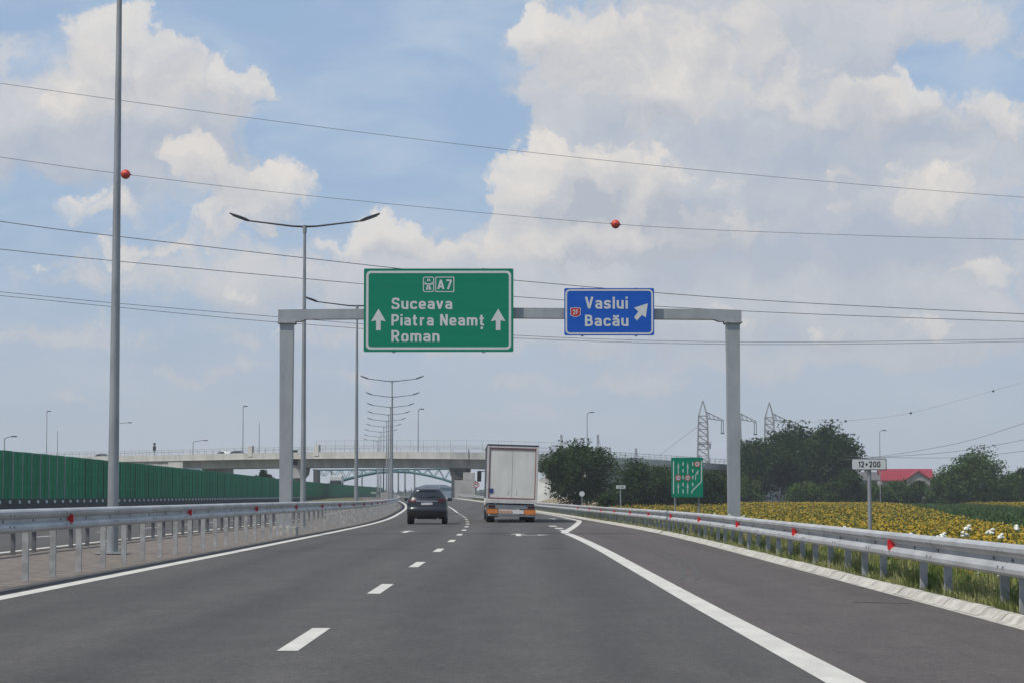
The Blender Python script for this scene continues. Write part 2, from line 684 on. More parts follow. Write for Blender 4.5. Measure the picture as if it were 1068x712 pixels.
struct('ground', mb, M_GRASSGROUND)

Dr = [-60, -20] + sorted(list(range(0, 160, 4)) + [74, 78, 117]) + list(range(160, 700, 20)) + [760, 900, 1100]
edge = lerp_tab([(-60, 2.3), (14.7, 2.16), (24.7, 2.05), (48, 1.88), (76, 1.62), (117, 4.05), (150, 4.3), (1100, 4.3)])
road = struct('road', strip(-6.95, edge, Dr, 0), M_ROAD)
struct('road_shoulder', strip(edge, 4.70, Dr, 0), M_SHOULDER)
struct('opposite_road', strip(-21.0, -10.95, [d for d in Dr if d <= 300], 0.0), M_ROAD)

struct('median_gravel', strip(-10.95, -6.95, Dr, -.012), M_GRAVEL)

# painted markings: parts of the road they are painted on
PZ = .004
Dl = [-20] + list(range(0, 160, 3)) + list(range(160, 700, 15))
obj('edge_line', strip(-6.47, -6.22, Dl, PZ), M_PAINT, road)
Dk = sorted(set(Dl + [74, 76, 116, 117, 118]))
obj('edge_line', strip(lambda D: edge(D) - .13, lambda D: edge(D) + .14, [d for d in Dk if d < 500], PZ), M_PAINT, road)
for i in range(24):
    d0_ = 17.85 - 10.35 + 10.35 * i
    if i < 16:
        Dd = [d0_, d0_ + 1, d0_ + 2, d0_ + 3.05]
        obj('lane_dash', strip(-1.97, -1.80, Dd, PZ), M_PAINT, road)
obj('lane_line', strip(-1.97, -1.80, [172, 180] + list(range(190, 520, 15)), PZ), M_PAINT, road)
for d0_ in (79.0, 85.0, 92.5):
    obj('gore_dash', strip(1.62, 1.92, [d0_, d0_ + 1.5, d0_ + 3.2], PZ), M_PAINT, road)


def arrow_poly(x, D, kind):
    """straight arrow, or straight arrow with a branch turning right; 5 m long"""
    mb_ = MB()

    def poly(pts):
        mb_.add([S_(x + px_, D + py_, PZ) for px_, py_ in pts], [list(range(len(pts)))])
    poly([(-.08, 0), (.08, 0), (.08, 3.2), (-.08, 3.2)])
    poly([(-.30, 3.2), (.30, 3.2), (0, 5.0)])
    if kind == 'right':
        poly([(.08, .9), (.62, 1.7), (.62, 2.1), (.08, 1.3)])
        poly([(.62, 1.2), (1.05, 2.1), (.62, 2.6)])
    return mb_


obj('direction_arrow', arrow_poly(-3.85, 75, 'ahead'), M_PAINT, road)
obj('direction_arrow', arrow_poly(.0, 68.5, 'right'), M_PAINT, road)
obj('direction_arrow', arrow_poly(3.1, 124, 'right'), M_PAINT, road)
opp = [o for o in COL.objects if o.name == 'opposite_road'][0]
obj('edge_line', strip(-11.45, -11.22, [d for d in Dl if d <= 300], PZ), M_PAINT, opp)
for i in range(22):
    obj('lane_dash', strip(-14.6, -14.45, [24 + 10.5 * i, 25.5 + 10.5 * i, 27.5 + 10.5 * i], PZ), M_PAINT, opp)

# tyre marks and a construction joint on the asphalt
mk = MB()
for off in (0, .22):
    pts = [(2.35 + off, 33), (2.6 + off, 36), (2.8 + off, 40), (2.95 + off, 46), (2.9 + off, 54), (2.75 + off, 62), (2.45 + off, 70)]
    vs, fs = [], []
    for i, (x, d) in enumerate(pts):
        vs += [S_(x, d, PZ), S_(x + .07, d, PZ)]
        if i:
            fs.append((2 * i - 2, 2 * i - 1, 2 * i + 1, 2 * i))
    mk.add(vs, fs)
vs = []
mk.add([(3.9, 26.0, PZ), (4.5, 25.7, PZ), (4.5, 25.82, PZ), (3.9, 26.15, PZ)], [(0, 1, 2, 3)])
obj('tyre_mark', mk, M_SKID, road)

# kerb of sloped concrete blocks
mb = MB()
prof = [(4.70, -.03), (4.70, .010), (4.745, .02), (4.80, .075), (4.825, .088), (4.90, .088), (4.925, .07), (4.93, -.03)]
d = 8.0
rng = random.Random(5)
while d < 420:
    L = 1.0 if d < 120 else 3.0
    dz = rng.uniform(-.004, .004)
    dx = rng.uniform(-.006, .006)
    p = path(dx, [d + .012, d + L - .012], dz)
    mb.sweep(prof, p)
    d += L
struct('kerb', mb, M_KERB)
mb = MB().sweep([(4.655, .002), (4.655, .005), (4.698, .006), (4.698, .002)], path(0, [8] + list(range(10, 400, 2))))
struct('kerb_mortar', mb, M_KERB)


# ================================================================== crash barriers
WPROF = [(0, .31), (.018, .312), (.06, .298), (.082, .275), (.082, .235), (.06, .205), (.012, .172), (.012, .138), (.06, .105),
         (.082, .075), (.082, .035), (.06, .012), (.018, -.002), (0, 0),
         (.006, .008), (.05, .022), (.072, .04), (.072, .07), (.05, .097), (0, .132), (0, .178), (.05, .213), (.072, .24), (.072, .27), (.05, .288), (.006, .302)]


WPROF = [(o, h * 1.07) for o, h in WPROF]


def c_post(h, face):
    """open C profile post, web towards the beam"""
    mb_ = MB()
    t = .006
    mb_.box((0, 0, h / 2), (.092, t, h))
    mb_.box((.043, .03, h / 2), (t, .06 - t, h))
    mb_.box((-.043, .03, h / 2), (t, .06 - t, h))
    mb_.box((.031, .057, h / 2), (.02, t, h))
    mb_.box((-.031, .057, h / 2), (.02, t, h))
    return mb_


def crash_barrier(label, x, face, zb, posts, beam_D, post_mat, refl=(), rows=1, gap=.10):
    """x: line of the posts; face: +1 beam on the +x side, -1 on the -x side"""
    root = thing('crash_barrier', label, 'guardrail', (0, 0, 0))
    pr = [(face * (o + gap), h) for o, h in WPROF]
    mb_ = MB()
    mb_.sweep(pr, path(x, beam_D, zb), smooth=False)
    for D in [d_ for d_ in posts if d_ < 90]:      # bolt heads in the valley of the beam
        xx, yy, zz = S_(x + face * (gap + .014), D, zb + .166)
        mb_.box((xx, yy, zz), (.02, .035, .03), mi=1)
    lap = [(face * (o + gap + .004), h) for o, h in WPROF[:14]] + [(face * (o + gap - .002), h) for o, h in WPROF[14:]]
    for D in [d_ for d_ in posts[::2] if d_ < 95]:      # lapped joints with their bolts
        mb_.sweep(lap, path(x, [D + .12, D + .46], zb))
        for dd in (.17, .41):
            for hz_ in (.085, .25):
                xx, yy, zz = S_(x + face * (gap + .078), D + dd, zb + hz_)
                mb_.box((xx, yy, zz), (.022, .03, .03), mi=1)
    bm_o = obj('beam', mb_, [M_GALV, M_DARKPOST], root, fix=True)
    nearest = posts[:100]
    p0 = b0_ = None
    h = zb + .29
    for D in nearest:
        if p0 is None:
            p0 = obj('post', c_post(h, face), post_mat, root)
            sp = MB().box((face * (.047 + (gap - .047) / 2), .0, zb + .166), (gap - .051, .08, .12))
            b0_ = obj('spacer', sp, post_mat, p0)
            q, b = p0, b0_
        else:
            q = p0.copy()
            COL.objects.link(q)
            q.parent = root
            b = b0_.copy()
            COL.objects.link(b)
            b.parent = q
        q.location = S_(x, D, 0)
        q.rotation_euler = (0, 0, head(D))
    if len(posts) > 100:
        mb_ = MB()
        for D in posts[100:]:
            mb_.box(S_(x, D, h / 2), (.07, .11, h))
        tag(obj('far_post', mb_, post_mat, root), kind='stuff')
    r0 = None
    for D in refl:
        if r0 is None:
            m_ = MB()
            pts = [(-.085, -.075), (.085, -.045), (.085, .045), (-.085, .075)]
            vsx = [(face * e, a, b_) for e in (0, .075) for a, b_ in [(-.07, -.09), (.07, -.09), (.07, .09), (-.07, .09)]]
            vsx = [(0, -.06, -.085), (0, .06, -.085), (0, .06, .085), (0, -.06, .085),
                   (face * .09, -.06, -.06), (face * .075, .06, -.06), (face * .075, .06, .06), (face * .09, -.06, .06)]
            m_.add(vsx, [(0, 1, 2, 3), (4, 5, 6, 7), (0, 1, 5, 4), (1, 2, 6, 5), (2, 3, 7, 6), (3, 0, 4, 7)])
            r0 = obj('reflector', m_, M_RED, root, fix=True)
            q = r0
        else:
            q = r0.copy()
            COL.objects.link(q)
            q.parent = root
        xx, yy, zz = S_(x + face * (gap + .014), D, zb + .166)
        q.location = (xx, yy, zz)
        q.rotation_euler = (0, 0, head(D))
    return root


Db = [14, 20] + list(range(24, 160, 3)) + list(range(160, 430, 10))
lp = [22.4, 24.4, 26.4, 28.4, 30.4, 32.3, 34.2, 36.2, 38.3] + [40.3 + 2 * i for i in range(170)]
crash_barrier('galvanised steel crash barrier with red reflectors along the gravel median, nearest on the left', -7.25, 1, .72, lp, Db, M_POST,
              [34.8, 47.3, 59.4, 70.7, 81.2, 91, 101, 111, 121, 131, 141, 151])
lp2 = [20.5 + 2 * i for i in range(60)]
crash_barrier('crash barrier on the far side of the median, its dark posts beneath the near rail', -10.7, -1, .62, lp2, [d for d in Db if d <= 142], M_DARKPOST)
rp = [22.5, 23.4, 26.5, 28.1, 31.2, 32.9, 34.6, 36.5, 38.4, 40.2] + [42 + 1.9 * i for i in range(158)]
crash_barrier('galvanised steel crash barrier with red reflectors beside the sunflower field on the right', 5.10, -1, .425, rp, Db[:-4], M_POST,
              [29.7, 40.2, 50.7, 61.2, 71.6, 82, 92.4, 103, 113, 123, 134])

FTAB = lerp_tab([(60, -23.6), (84, -23.85), (120, -24.6), (150, -25.6), (200, -27.4), (298, -31.7), (400, -34.6), (500, -36.6), (640, -38.6)])


def fence_pt(o, D, z=0.0):
    return (FTAB(D) + o, D, z)


def fence_head(D):
    return math.atan(-(FTAB(D + 8) - FTAB(D - 8)) / 16)


# ================================================================== noise barrier beyond the opposite carriageway
nb = thing('noise_barrier', 'long dark green panel barrier beyond the opposite carriageway', 'barrier', (0, 0, 0))
pan = MB()
PW = 2.12
pan.bbox_((0, 0, 1.25), (.09, PW, 2.5), .012)
for zc, hh in ((.45, .62), (1.25, .62), (2.05, .62)):
    for yc in (-.52, .52):
        pan.bbox_((.045, yc, zc), (.03, .84, hh), .012)
pm = pan.mesh('panel')
pm.materials.append(M_FENCE)
Dn = [84 + 2.22 * i for i in range(235)]
for i, D in enumerate(Dn[:98]):
    o = bpy.data.objects.new('panel', pm)
    COL.objects.link(o)
    o.parent = nb
    o.location = fence_pt(0, D, .84 + (.012 if i % 2 else 0))
    o.rotation_euler = (0, 0, fence_head(D) + (.012 if i % 3 == 0 else -.006))
rest = MB()
for D in Dn[98:]:
    rest.box(fence_pt(0, D, .84 + 1.25), (.09, PW, 2.5), fence_head(D))
tag(obj('far_panel', rest, M_FENCE, nb), kind='stuff')
gp, gd, bl = MB(), MB(), MB()
for i, D in enumerate(Dn):
    Dm = D - 1.11
    if i < 17:
        obj('light_post', MB().box((0, 0, 1.65), (.12, .085, 3.3)), M_POST, nb, loc=fence_pt(.02, Dm), rot=(0, 0, fence_head(D)))
    else:
        gd.box(fence_pt(.0, Dm, 1.62), (.12, .10, 3.24), fence_head(D))
    if i < 110:
        xx, yy, zz = fence_pt(.16, D, .93)
        bl.tube([(xx, yy, zz), (xx + .04, yy - .02, zz)], .085, 8)
tag(obj('dark_post', gd, M_FENCEDARK, nb), kind='stuff')
tag(obj('bolt_cap', bl, M_BOLT, nb), kind='stuff')
obj('base_beam', MB().sweep([(-.1, .5), (.13, .5), (.13, 1.08), (-.1, 1.08)], [(FTAB(D), D, 0, (1, 0)) for D in Dn]), M_FENCEDARK, nb, fix=True)


SD = [150, 170, 185, 200, 230, 260, 300, 340, 380, 440, 520, 600]
SZ = [.0, .6, 1.5, 2.05, 2.2, 2.0, 1.6, 1.3, 1.15, 1.1, 1.1, 1.1]
m_ = MB()
vs, fs = [], []
for i, (D, z) in enumerate(zip(SD, SZ)):
    vs += [fence_pt(-1.0, D, -1.2), fence_pt(-1.6, D, z), fence_pt(-8.6, D, z), fence_pt(-12, D, -1.2)]
    if i:
        for k in range(3):
            a = 4 * i + k
            fs.append((a - 4, a - 3, a + 1, a))
m_.add(vs, fs)
tag(obj('slip_road', m_, M_SHOULDER, fix=True), kind='structure')


# ================================================================== street lamps of the median
def make_lamp():
    root = thing('street_lamp', 'x', 'street lamp', (0, 0, 0), group='double arm street lamps along the median')
    H = 12.4
    mb_ = MB().tube([(0, 0, .02), (0, 0, 1.5), (0, 0, H)], [.125, .118, .055], 14)
    p = obj('pole', mb_, M_POLE, root)
    b = MB().box((0, 0, .03), (.42, .42, .03))
    for sx in (-1, 1):
        for sy in (-1, 1):
            b.tube([(sx * .16, sy * .16, .045), (sx * .16, sy * .16, .11)], .018, 6)
    b.box((0, .0, .012), (.7, .7, .012))
    obj('base_plate', b, M_POLE, p)
    obj('collar', MB().tube([(0, 0, H - .25), (0, 0, H + .06)], .085, 10), M_POLE, p)
    for s in (-1, 1):
        a = obj('arm', MB().tube([(0, 0, H), (s * .5, 0, H + .02), (s * 2.45, 0, H + .26)], [.045, .038, .03], 8), M_DARKMETAL, root)
        hd = MB()
        # flat tapering lantern, tilted up
        A, B = Vector((s * 2.3, 0, H + .24)), Vector((s * 3.12, 0, H + .56))
        dv = (B - A).normalized()
        up_ = Vector((-dv.z * s, 0, dv.x * s)) * (1 if True else 1)
        if up_.z < 0:
            up_ = -up_
        secs = [(0, .05, .035), (.2, .09, .06), (.45, .15, .055), (.75, .15, .04), (.95, .11, .03), (1, .06, .02)]
        vs_, fs_ = [], []
        L = (B - A).length
        for (tt, wd, th) in secs:
            c_ = A + dv * (tt * L)
            for (ys, hs) in ((-1, -1), (1, -1), (1, .6), (.6, 1), (-.6, 1), (-1, .6)):
                vs_.append(c_ + Vector((0, ys * wd, 0)) + up_ * (hs * th))
        for i in range(len(secs) - 1):
            for k in range(6):
                k2 = (k + 1) % 6
                fs_.append((i * 6 + k, i * 6 + k2, i * 6 + 6 + k2, i * 6 + 6 + k))
        fs_ += [tuple(range(6)), tuple(range(30, 36))]
        hd.add(vs_, fs_)
        h_ = obj('lantern', hd, M_DARKMETAL, a, fix=True)
        c_ = A + dv * (.62 * L) - up_ * .056
        gl = MB()
        u2 = dv * .2
        v2 = Vector((0, .11, 0))
        gl.add([c_ - u2 - v2, c_ + u2 - v2, c_ + u2 + v2, c_ - u2 + v2,
                c_ - u2 - v2 - up_ * .012, c_ + u2 - v2 - up_ * .012, c_ + u2 + v2 - up_ * .012, c_ - u2 + v2 - up_ * .012],
               [(0, 1, 2, 3), (4, 5, 6, 7), (0, 1, 5, 4), (1, 2, 6, 5), (2, 3, 7, 6), (3, 0, 4, 7)])
        obj('lens', gl, M_LENS, h_, fix=True)
    return root


lamp0 = make_lamp()
LAMPS = [(118, 47.5, 'nearest lamp pole, tall grey mast cut off by the top of the picture'),
         (316, 91, 'double arm lamp whose pole stands just right of the left gantry column'),
         (371.5, 129, 'double arm lamp whose pole rises beside the left edge of the green gantry sign'),
         (408.5, 216, 'double arm lamp, tallest of the receding row right of the gantry sign edge'),
         (409, 254, 'second lamp from the front of the receding row under the green sign'),
         (407, 288, 'third lamp from the front of the receding row under the green sign'),
         (405, 320, 'fourth lamp from the front of the receding row under the green sign'),
         (403, 352, 'fifth lamp from the front of the receding row under the green sign'),
         (400, 386, 'sixth lamp of the receding row, just beyond the overpass'),
         (397, 420, 'seventh lamp of the receding row, seen through the overpass railings'),
         (395, 455, 'eighth lamp of the receding row, low above the overpass'),
         (393.5, 490, 'farthest lamp of the receding row, lowest arms above the overpass')]
for i, (px, D, lab) in enumerate(LAMPS):
    x = at(px, 520, D).x
    if i == 0:
        lamp0.location = (x, D, 0)
        lamp0['label'] = lab
    else:
        dup(lamp0, (x, D, rise(D)), head(min(D, 300)), lab)

# ================================================================== lettering
# a plain road-sign alphabet drawn with strokes: capital height 1, rounded corners
GLY = {
    'S': [[(.48, .72), (.48, .915), (.08, .915), (.08, .53), (.49, .47), (.49, .085), (.07, .085), (.07, .28)]],
    'P': [[(.09, 0), (.09, 1)], [(.09, .915), (.49, .915), (.49, .43), (.09, .43)]],
    'R': [[(.09, 0), (.09, 1)], [(.09, .915), (.48, .915), (.48, .45), (.09, .45)], [(.27, .45), (.50, 0)]],
    'N': [[(.09, 0), (.09, 1)], [(.10, .98), (.48, .02)], [(.49, 0), (.49, 1)]],
    'A': [[(.06, 0), (.29, .97)], [(.29, .97), (.52, 0)], [(.12, .26), (.46, .26)]],
    'V': [[(.06, 1), (.29, .03)], [(.29, .03), (.52, 1)]],
    'B': [[(.09, 0), (.09, 1)], [(.09, .915), (.45, .915), (.45, .53), (.09, .53)], [(.09, .53), (.49, .53), (.49, .085), (.09, .085)]],
    'F': [[(.09, 0), (.09, 1)], [(.09, .915), (.47, .915)], [(.09, .5), (.42, .5)]],
    'a': [[(.10, .52), (.10, .635), (.43, .635), (.43, .0)], [(.43, .385), (.08, .385), (.08, .085), (.43, .085)]],
    'c': [[(.42, .49), (.42, .635), (.08, .635), (.08, .085), (.42, .085), (.42, .23)]],
    'e': [[(.10, .34), (.43, .34)], [(.43, .28), (.43, .635), (.08, .635), (.08, .085), (.42, .085), (.42, .17)]],
    'i': [[(.085, 0), (.085, .72)], [(.085, .84), (.085, 1.0)]],
    'l': [[(.085, 0), (.085, 1)]],
    'm': [[(.085, 0), (.085, .72)], [(.085, .635), (.40, .635), (.40, 0)], [(.40, .635), (.71, .635), (.71, 0)]],
    'n': [[(.085, 0), (.085, .72)], [(.085, .635), (.43, .635), (.43, 0)]],
    'o': [[(.25, .085), (.43, .085), (.43, .635), (.08, .635), (.08, .085), (.25, .085)]],
    'r': [[(.085, 0), (.085, .72)], [(.085, .50), (.085, .635), (.34, .635)]],
    's': [[(.40, .51), (.40, .635), (.08, .635), (.08, .38), (.41, .34), (.41, .085), (.07, .085), (.07, .21)]],
    't': [[(.16, .93), (.16, .085), (.36, .085)], [(.02, .635), (.34, .635)]],
    'u': [[(.08, .72), (.08, .085), (.43, .085)], [(.43, 0), (.43, .72)]],
    'v': [[(.06, .72), (.245, .03)], [(.245, .03), (.43, .72)]],
    '0': [[(.26, .085), (.45, .085), (.45, .915), (.08, .915), (.08, .085), (.26, .085)]],
    '1': [[(.04, .76), (.22, .93)], [(.22, 0), (.22, 1)]],
    '2': [[(.07, .70), (.07, .915), (.45, .915), (.45, .58), (.08, .085)], [(.06, .085), (.48, .085)]],
    '3': [[(.07, .74), (.07, .915), (.44, .915), (.44, .52), (.2, .52)], [(.2, .52), (.46, .52), (.46, .085), (.06, .085), (.06, .26)]],
    '6': [[(.42, .76), (.42, .915), (.08, .915), (.08, .085), (.45, .085), (.45, .54), (.09, .54)]],
    '7': [[(.04, .915), (.45, .915)], [(.46, .95), (.18, 0)]],
    '+': [[(.04, .45), (.48, .45)], [(.26, .2), (.26, .7)]],
}
GLY['ț'] = GLY['t'] + [[(.22, -.10), (.16, -.30)]]
GLY['ă'] = GLY['a'] + [[(.12, .96), (.12, .82), (.40, .82), (.40, .96)]]


def fillet(P, r_):
    out = [P[0]]
    for a, b, c in zip(P, P[1:], P[2:]):
        a, b, c = Vector(a), Vector(b), Vector(c)
        da, dc = (a - b), (c - b)
        k = min(r_, da.length * .5, dc.length * .5)
        p, q = b + da.normalized() * k, b + dc.normalized() * k
        for i in range(6):
            t_ = i / 5
            out.append(tuple(p * (1 - t_) ** 2 + b * (2 * t_ * (1 - t_)) + q * t_ * t_))
    out.append(P[-1])
    res = [out[0]]
    for p in out[1:]:
        if (Vector(p) - Vector(res[-1])).length > 1e-4:
            res.append(p)
    return res


def lettering(mb_, body, x0, x1, zb, cap, y, weight=.165, spacing=.13):
    """fit body between x0 and x1 with its baseline at zb and capitals cap high, on the plane y facing -Y"""
    strokes, cx = [], 0.0
    for ch in body:
        if ch == ' ':
            cx += .32
            continue
        gl = GLY[ch]
        w_ = max(p[0] for s in gl for p in s) + .085
        for s in gl:
            strokes.append([(cx + p[0], p[1]) for p in fillet(s, .19)])
        cx += w_ + spacing
    tot_ = cx - spacing
    kx, kz = (x1 - x0) / tot_, cap
    for n_, s in enumerate(strokes):
        L_, R_ = [], []
        for i, p in enumerate(s):
            a = Vector(s[max(0, i - 1)])
            c = Vector(s[min(len(s) - 1, i + 1)])
            d_ = (c - a).normalized()
            nx_, nz_ = -d_.y * weight / 2, d_.x * weight / 2
            L_.append((p[0] + nx_, p[1] + nz_))
            R_.append((p[0] - nx_, p[1] - nz_))
        yy = y - .0004 * (n_ % 4)
        vs_ = [(x0 + a * kx, yy, zb + b * kz) for a, b in L_ + R_]
        m_ = len(s)
        mb_.add(vs_, [(i, m_ + i, m_ + i + 1, i + 1) for i in range(m_ - 1)])


# ================================================================== gantry with its two signs
DG = 71.0
PM = F / DG                         # px per metre there


def gx(px, D=DG):
    return at(px, 400, D).x


def gz(py, D=DG):
    return at(540, py, D).z


gantry = thing('sign_gantry', 'grey steel gantry spanning the right carriageway and carrying two signs', 'gantry', (0, DG, 0))
xl, xr = (gx(299) , gx(764.5))
zt, zb_ = gz(323.5), gz(335.2)
mb = MB()
for x, nm in ((xl, 1), (xr, -1)):
    mb = MB()
    vs = []
    for z, hw in ((0, .185), (zb_ - .02, .215)):
        for sx, sy in ((-1, -1), (1, -1), (1, 1), (-1, 1)):
            vs.append((x + sx * hw, sy * .22, z))
    mb.add(vs, [(3, 2, 1, 0), (4, 5, 6, 7), (0, 1, 5, 4), (1, 2, 6, 5), (2, 3, 7, 6), (3, 0, 4, 7)])
    c_ = obj('column', mb, M_GANTRY, gantry)
    obj('base_block', MB().bbox_((x, 0, .10), (.75, .75, .3), .02), M_KERB, c_)
    p_ = MB().box((x, 0, zb_ - .045), (.58, .60, .05))
    for k in range(5):
        for s in (-1, 1):
            p_.tube([(x - .24 + .12 * k, s * .26, zb_ - .10), (x - .24 + .12 * k, s * .26, zb_ - .02)], .02, 6)
    obj('flange_plate', p_, M_POST, c_)
mb = MB()
mid = (xl + xr) / 2
bx = [xl - .27, xl + .45, xl + .62, mid, xr - .62, xr - .45, xr + .27]
tz = [zt, zt + .01, zt + .012, zt + .06, zt + .012, zt + .01, zt - .02]
bz = [zb_ - .015, zb_ - .015, zb_ + .06, zb_ + .10, zb_ + .05, zb_ - .015, zb_ - .015]
vs = [(x, y, z) for x, t_, b_ in zip(bx, tz, bz) for y, z in ((-.2, b_), (.2, b_), (.2, t_), (-.2, t_))]
fs = [(0, 1, 2, 3), tuple(range(24, 28))]
for i in range(6):
    for k in range(4):
        k2 = (k + 1) % 4
        fs.append((i * 4 + k, i * 4 + k2, i * 4 + 4 + k2, i * 4 + 4 + k))
mb.add(vs, fs)
obj('beam', mb, M_GANTRY, gantry, fix=True)

# --- green sign (plane y = 0 is the face; local x, z in metres at the gantry)
YS = -.42


def sign_board(name, label, x0, x1, z0, z1, m_face, border_w, inset, D=DG, y=YS):
    root = thing(name, label, 'road sign', (0, D + y, 0))
    b_ = MB()
    b_.prism(rrect(x0, z0, x1, z1, .05), 0, .04)
    obj('panel', b_, m_face, root, fix=True)
    bk = MB()
    n_ = max(2, int((z1 - z0) / .7))
    for i in range(n_ + 1):
        z = z0 + .12 + (z1 - z0 - .24) * i / n_
        bk.box(((x0 + x1) / 2, .062, z), (x1 - x0 - .1, .04, .06))
    for xq in (x0 + (x1 - x0) * .2, x0 + (x1 - x0) * .8):
        bk.box((xq, .125, (z0 + z1) / 2), (.08, .08, z1 - z0 + .04))
    obj('back_frame', bk, M_SIGNBACK, root)
    if border_w:
        ou = rrect(x0 + inset, z0 + inset, x1 - inset, z1 - inset, .14)
        inn = rrect(x0 + inset + border_w, z0 + inset + border_w, x1 - inset - border_w, z1 - inset - border_w, .09)
        obj('border', MB().ring(ou, inn, -.004, -.001), M_SWHITE, root, fix=True)
    return root


gs = sign_board('direction_sign', 'large green motorway sign naming Suceava, Piatra Neamț and Roman', gx(380), gx(535.6), gz(367.6), gz(281.6), M_SGREEN, .075, .075)
zo = 178 / 1068 * 0 + 5.933


def px1(zx, zy):        # a point of the enlarged green sign
    return gx(370 + zx / 5.933), gz(275 + zy / 5.933)


def fit(mb_, body, xa, xb, ytop, ybase, P, **k):
    x0, zb = P(xa, ybase)
    x1, zt_ = P(xb, ytop)
    lettering(mb_, body, x0, x1, zb, zt_ - zb, -.004, **k)


for wd_, xa_, xb_, yt_, yb_ in (('Suceava', 232, 605, 219, 289), ('Piatra', 230, 490, 320, 390), ('Neamț', 530, 808, 320, 390), ('Roman', 230, 527, 417, 487), ('A7', 514, 604, 107, 166)):
    tx = MB()
    fit(tx, wd_, xa_, xb_, yt_, yb_, px1)
    obj('lettering', tx, M_SWHITE, gs)


def rect_ring(P, xa, ya, xb, yb, w_, r_=.04):
    x0, z0 = P(xa, yb)
    x1, z1 = P(xb, ya)
    return MB().ring(rrect(x0, z0, x1, z1, r_), rrect(x0 + w_, z0 + w_, x1 - w_, z1 - w_, max(.01, r_ - w_)), -.004, -.001)


obj('route_frame', rect_ring(px1, 500, 90, 617, 184, .026, .02), M_SWHITE, gs, fix=True)
obj('route_frame', rect_ring(px1, 424, 90, 493, 184, .026, .07), M_SWHITE, gs, fix=True)
mw = MB()


def pp(P, pts):
    return [P(*q) for q in pts]


for q in ([(443, 170), (456, 170), (457, 140), (450, 140)], [(461, 170), (475, 170), (467, 140), (461, 140)],
          [(449, 118), (457, 118), (457, 102), (452, 102)], [(461, 118), (469, 118), (466, 102), (461, 102)],
          [(434, 138), (484, 138), (484, 131), (434, 131)], [(434, 131), (440, 131), (440, 122), (434, 122)], [(478, 131), (484, 131), (484, 122), (478, 122)]):
    mw.prism(pp(px1, q), -.004, -.001)
obj('motorway_symbol', mw, M_SWHITE, gs, fix=True)
for cx in (150, 888):
    q = [(cx - 14, 418), (cx + 14, 418), (cx + 14, 358), (cx + 45, 363), (cx, 287), (cx - 45, 363), (cx - 14, 358)]
    obj('arrow', MB().prism(pp(px1, q), -.004, -.001), M_SWHITE, gs, fix=True)

# --- blue sign
bs = sign_board('direction_sign', 'smaller blue sign naming Vaslui and Bacău beside the green one', gx(588.4), gx(681.8), gz(350.8), gz(302), M_SBLUE, .055, .035)


def px2(zx, zy):
    return gx(570 + zx / 4.855), gz(290 + zy / 4.855)


for wd_, xa_, xb_, yt_, yb_ in (('Vaslui', 195, 410, 102, 162), ('Bacău', 193, 413, 192, 249)):
    tx = MB()
    fit(tx, wd_, xa_, xb_, yt_, yb_, px2)
    obj('lettering', tx, M_SWHITE, bs)
q = [(441, 205), (456, 221), (481, 193), (500, 206), (511, 135), (441, 157), (463, 176)]
obj('arrow', MB().prism(pp(px2, q), -.004, -.001), M_SWHITE, bs, fix=True)
sh = [(124, 155), (135, 158), (146, 153), (157, 158), (168, 155), (174, 165), (170, 178), (173, 190), (165, 199), (146, 204), (127, 199), (118, 190), (122, 178), (118, 165)]
c0 = (146, 178)
o_ = obj('route_shield', MB().prism(pp(px2, sh), -.003, -.001), M_SWHITE, bs, fix=True)
sh2 = [(c0[0] + (a - c0[0]) * .88, c0[1] + (b - c0[1]) * .88) for a, b in sh]
obj('shield_face', MB().prism(pp(px2, sh2), -.0055, -.003), M_SRED, o_, fix=True)
tx = MB()
x0, z0 = px2(133, 191)
x1, z1 = px2(160, 167)
lettering(tx, '2F', x0, x1, z0, z1 - z0, -.0075)
obj('lettering', tx, M_SWHITE, o_)

# ================================================================== lane sign and distance posts on the right verge
DL = 116.0


def px3(zx, zy):
    p = at(690 + zx / 11.867, 465 + zy / 11.867, DL)
    return p.x, p.z


x0, z0 = px3(122, 628)
x1, z1 = px3(512, 138)
ls = sign_board('lane_sign', 'green lane diagram sign on two posts at the edge of the sunflower field', x0, x1, z0, z1, M_SGREEN, 0, 0, D=DL, y=0)
pt = MB()
for q in (172, 462):
    xq, _ = px3(q, 600)
    obj('post', MB().tube([(xq, .22, -2.0), (xq, .22, z1 - .1)], .05, 10), M_POLE, ls)
ln = MB()


def line(P, a, b, w_, mb_):
    (xa, za), (xb, zb2) = P(*a), P(*b)
    L = math.hypot(xb - xa, zb2 - za)
    ux, uz = (xb - xa) / L, (zb2 - za) / L
    h = w_ / 2
    mb_.prism([(xa - uz * h, za + ux * h), (xa + uz * h, za - ux * h), (xb + uz * h, zb2 - ux * h), (xb - uz * h, zb2 + ux * h)], -.004, -.001)


for a, b in (((148, 180), (148, 585)), ((494, 180), (494, 436)), ((492, 438), (376, 552)), ((376, 556), (376, 582))):
    line(px3, a, b, .05, ln)
for cx in (266, 386):
    for ya in ((195, 240), (280, 320), (362, 405), (448, 490), (532, 580)):
        if cx == 386 and ya[0] > 500:
            continue
        line(px3, (cx, ya[0]), (cx, ya[1]), .05, ln)
obj('lane_lines', ln, M_SWHITE, ls, fix=True)
for cx in (207, 323):
    for (yt, yb2) in ((200, 345), (445, 585)):
        a_ = MB()
        line(px3, (cx, yb2), (cx, yt + 55), .035, a_)
        a_.prism(pp(px3, [(cx - 12, yt + 70), (cx + 12, yt + 70), (cx, yt)]), -.004, -.001)
        obj('arrow', a_, M_SWHITE, ls, fix=True)
a_ = MB()
line(px3, (421, 415), (421, 355), .035, a_)
line(px3, (421, 355), (440, 325), .035, a_)
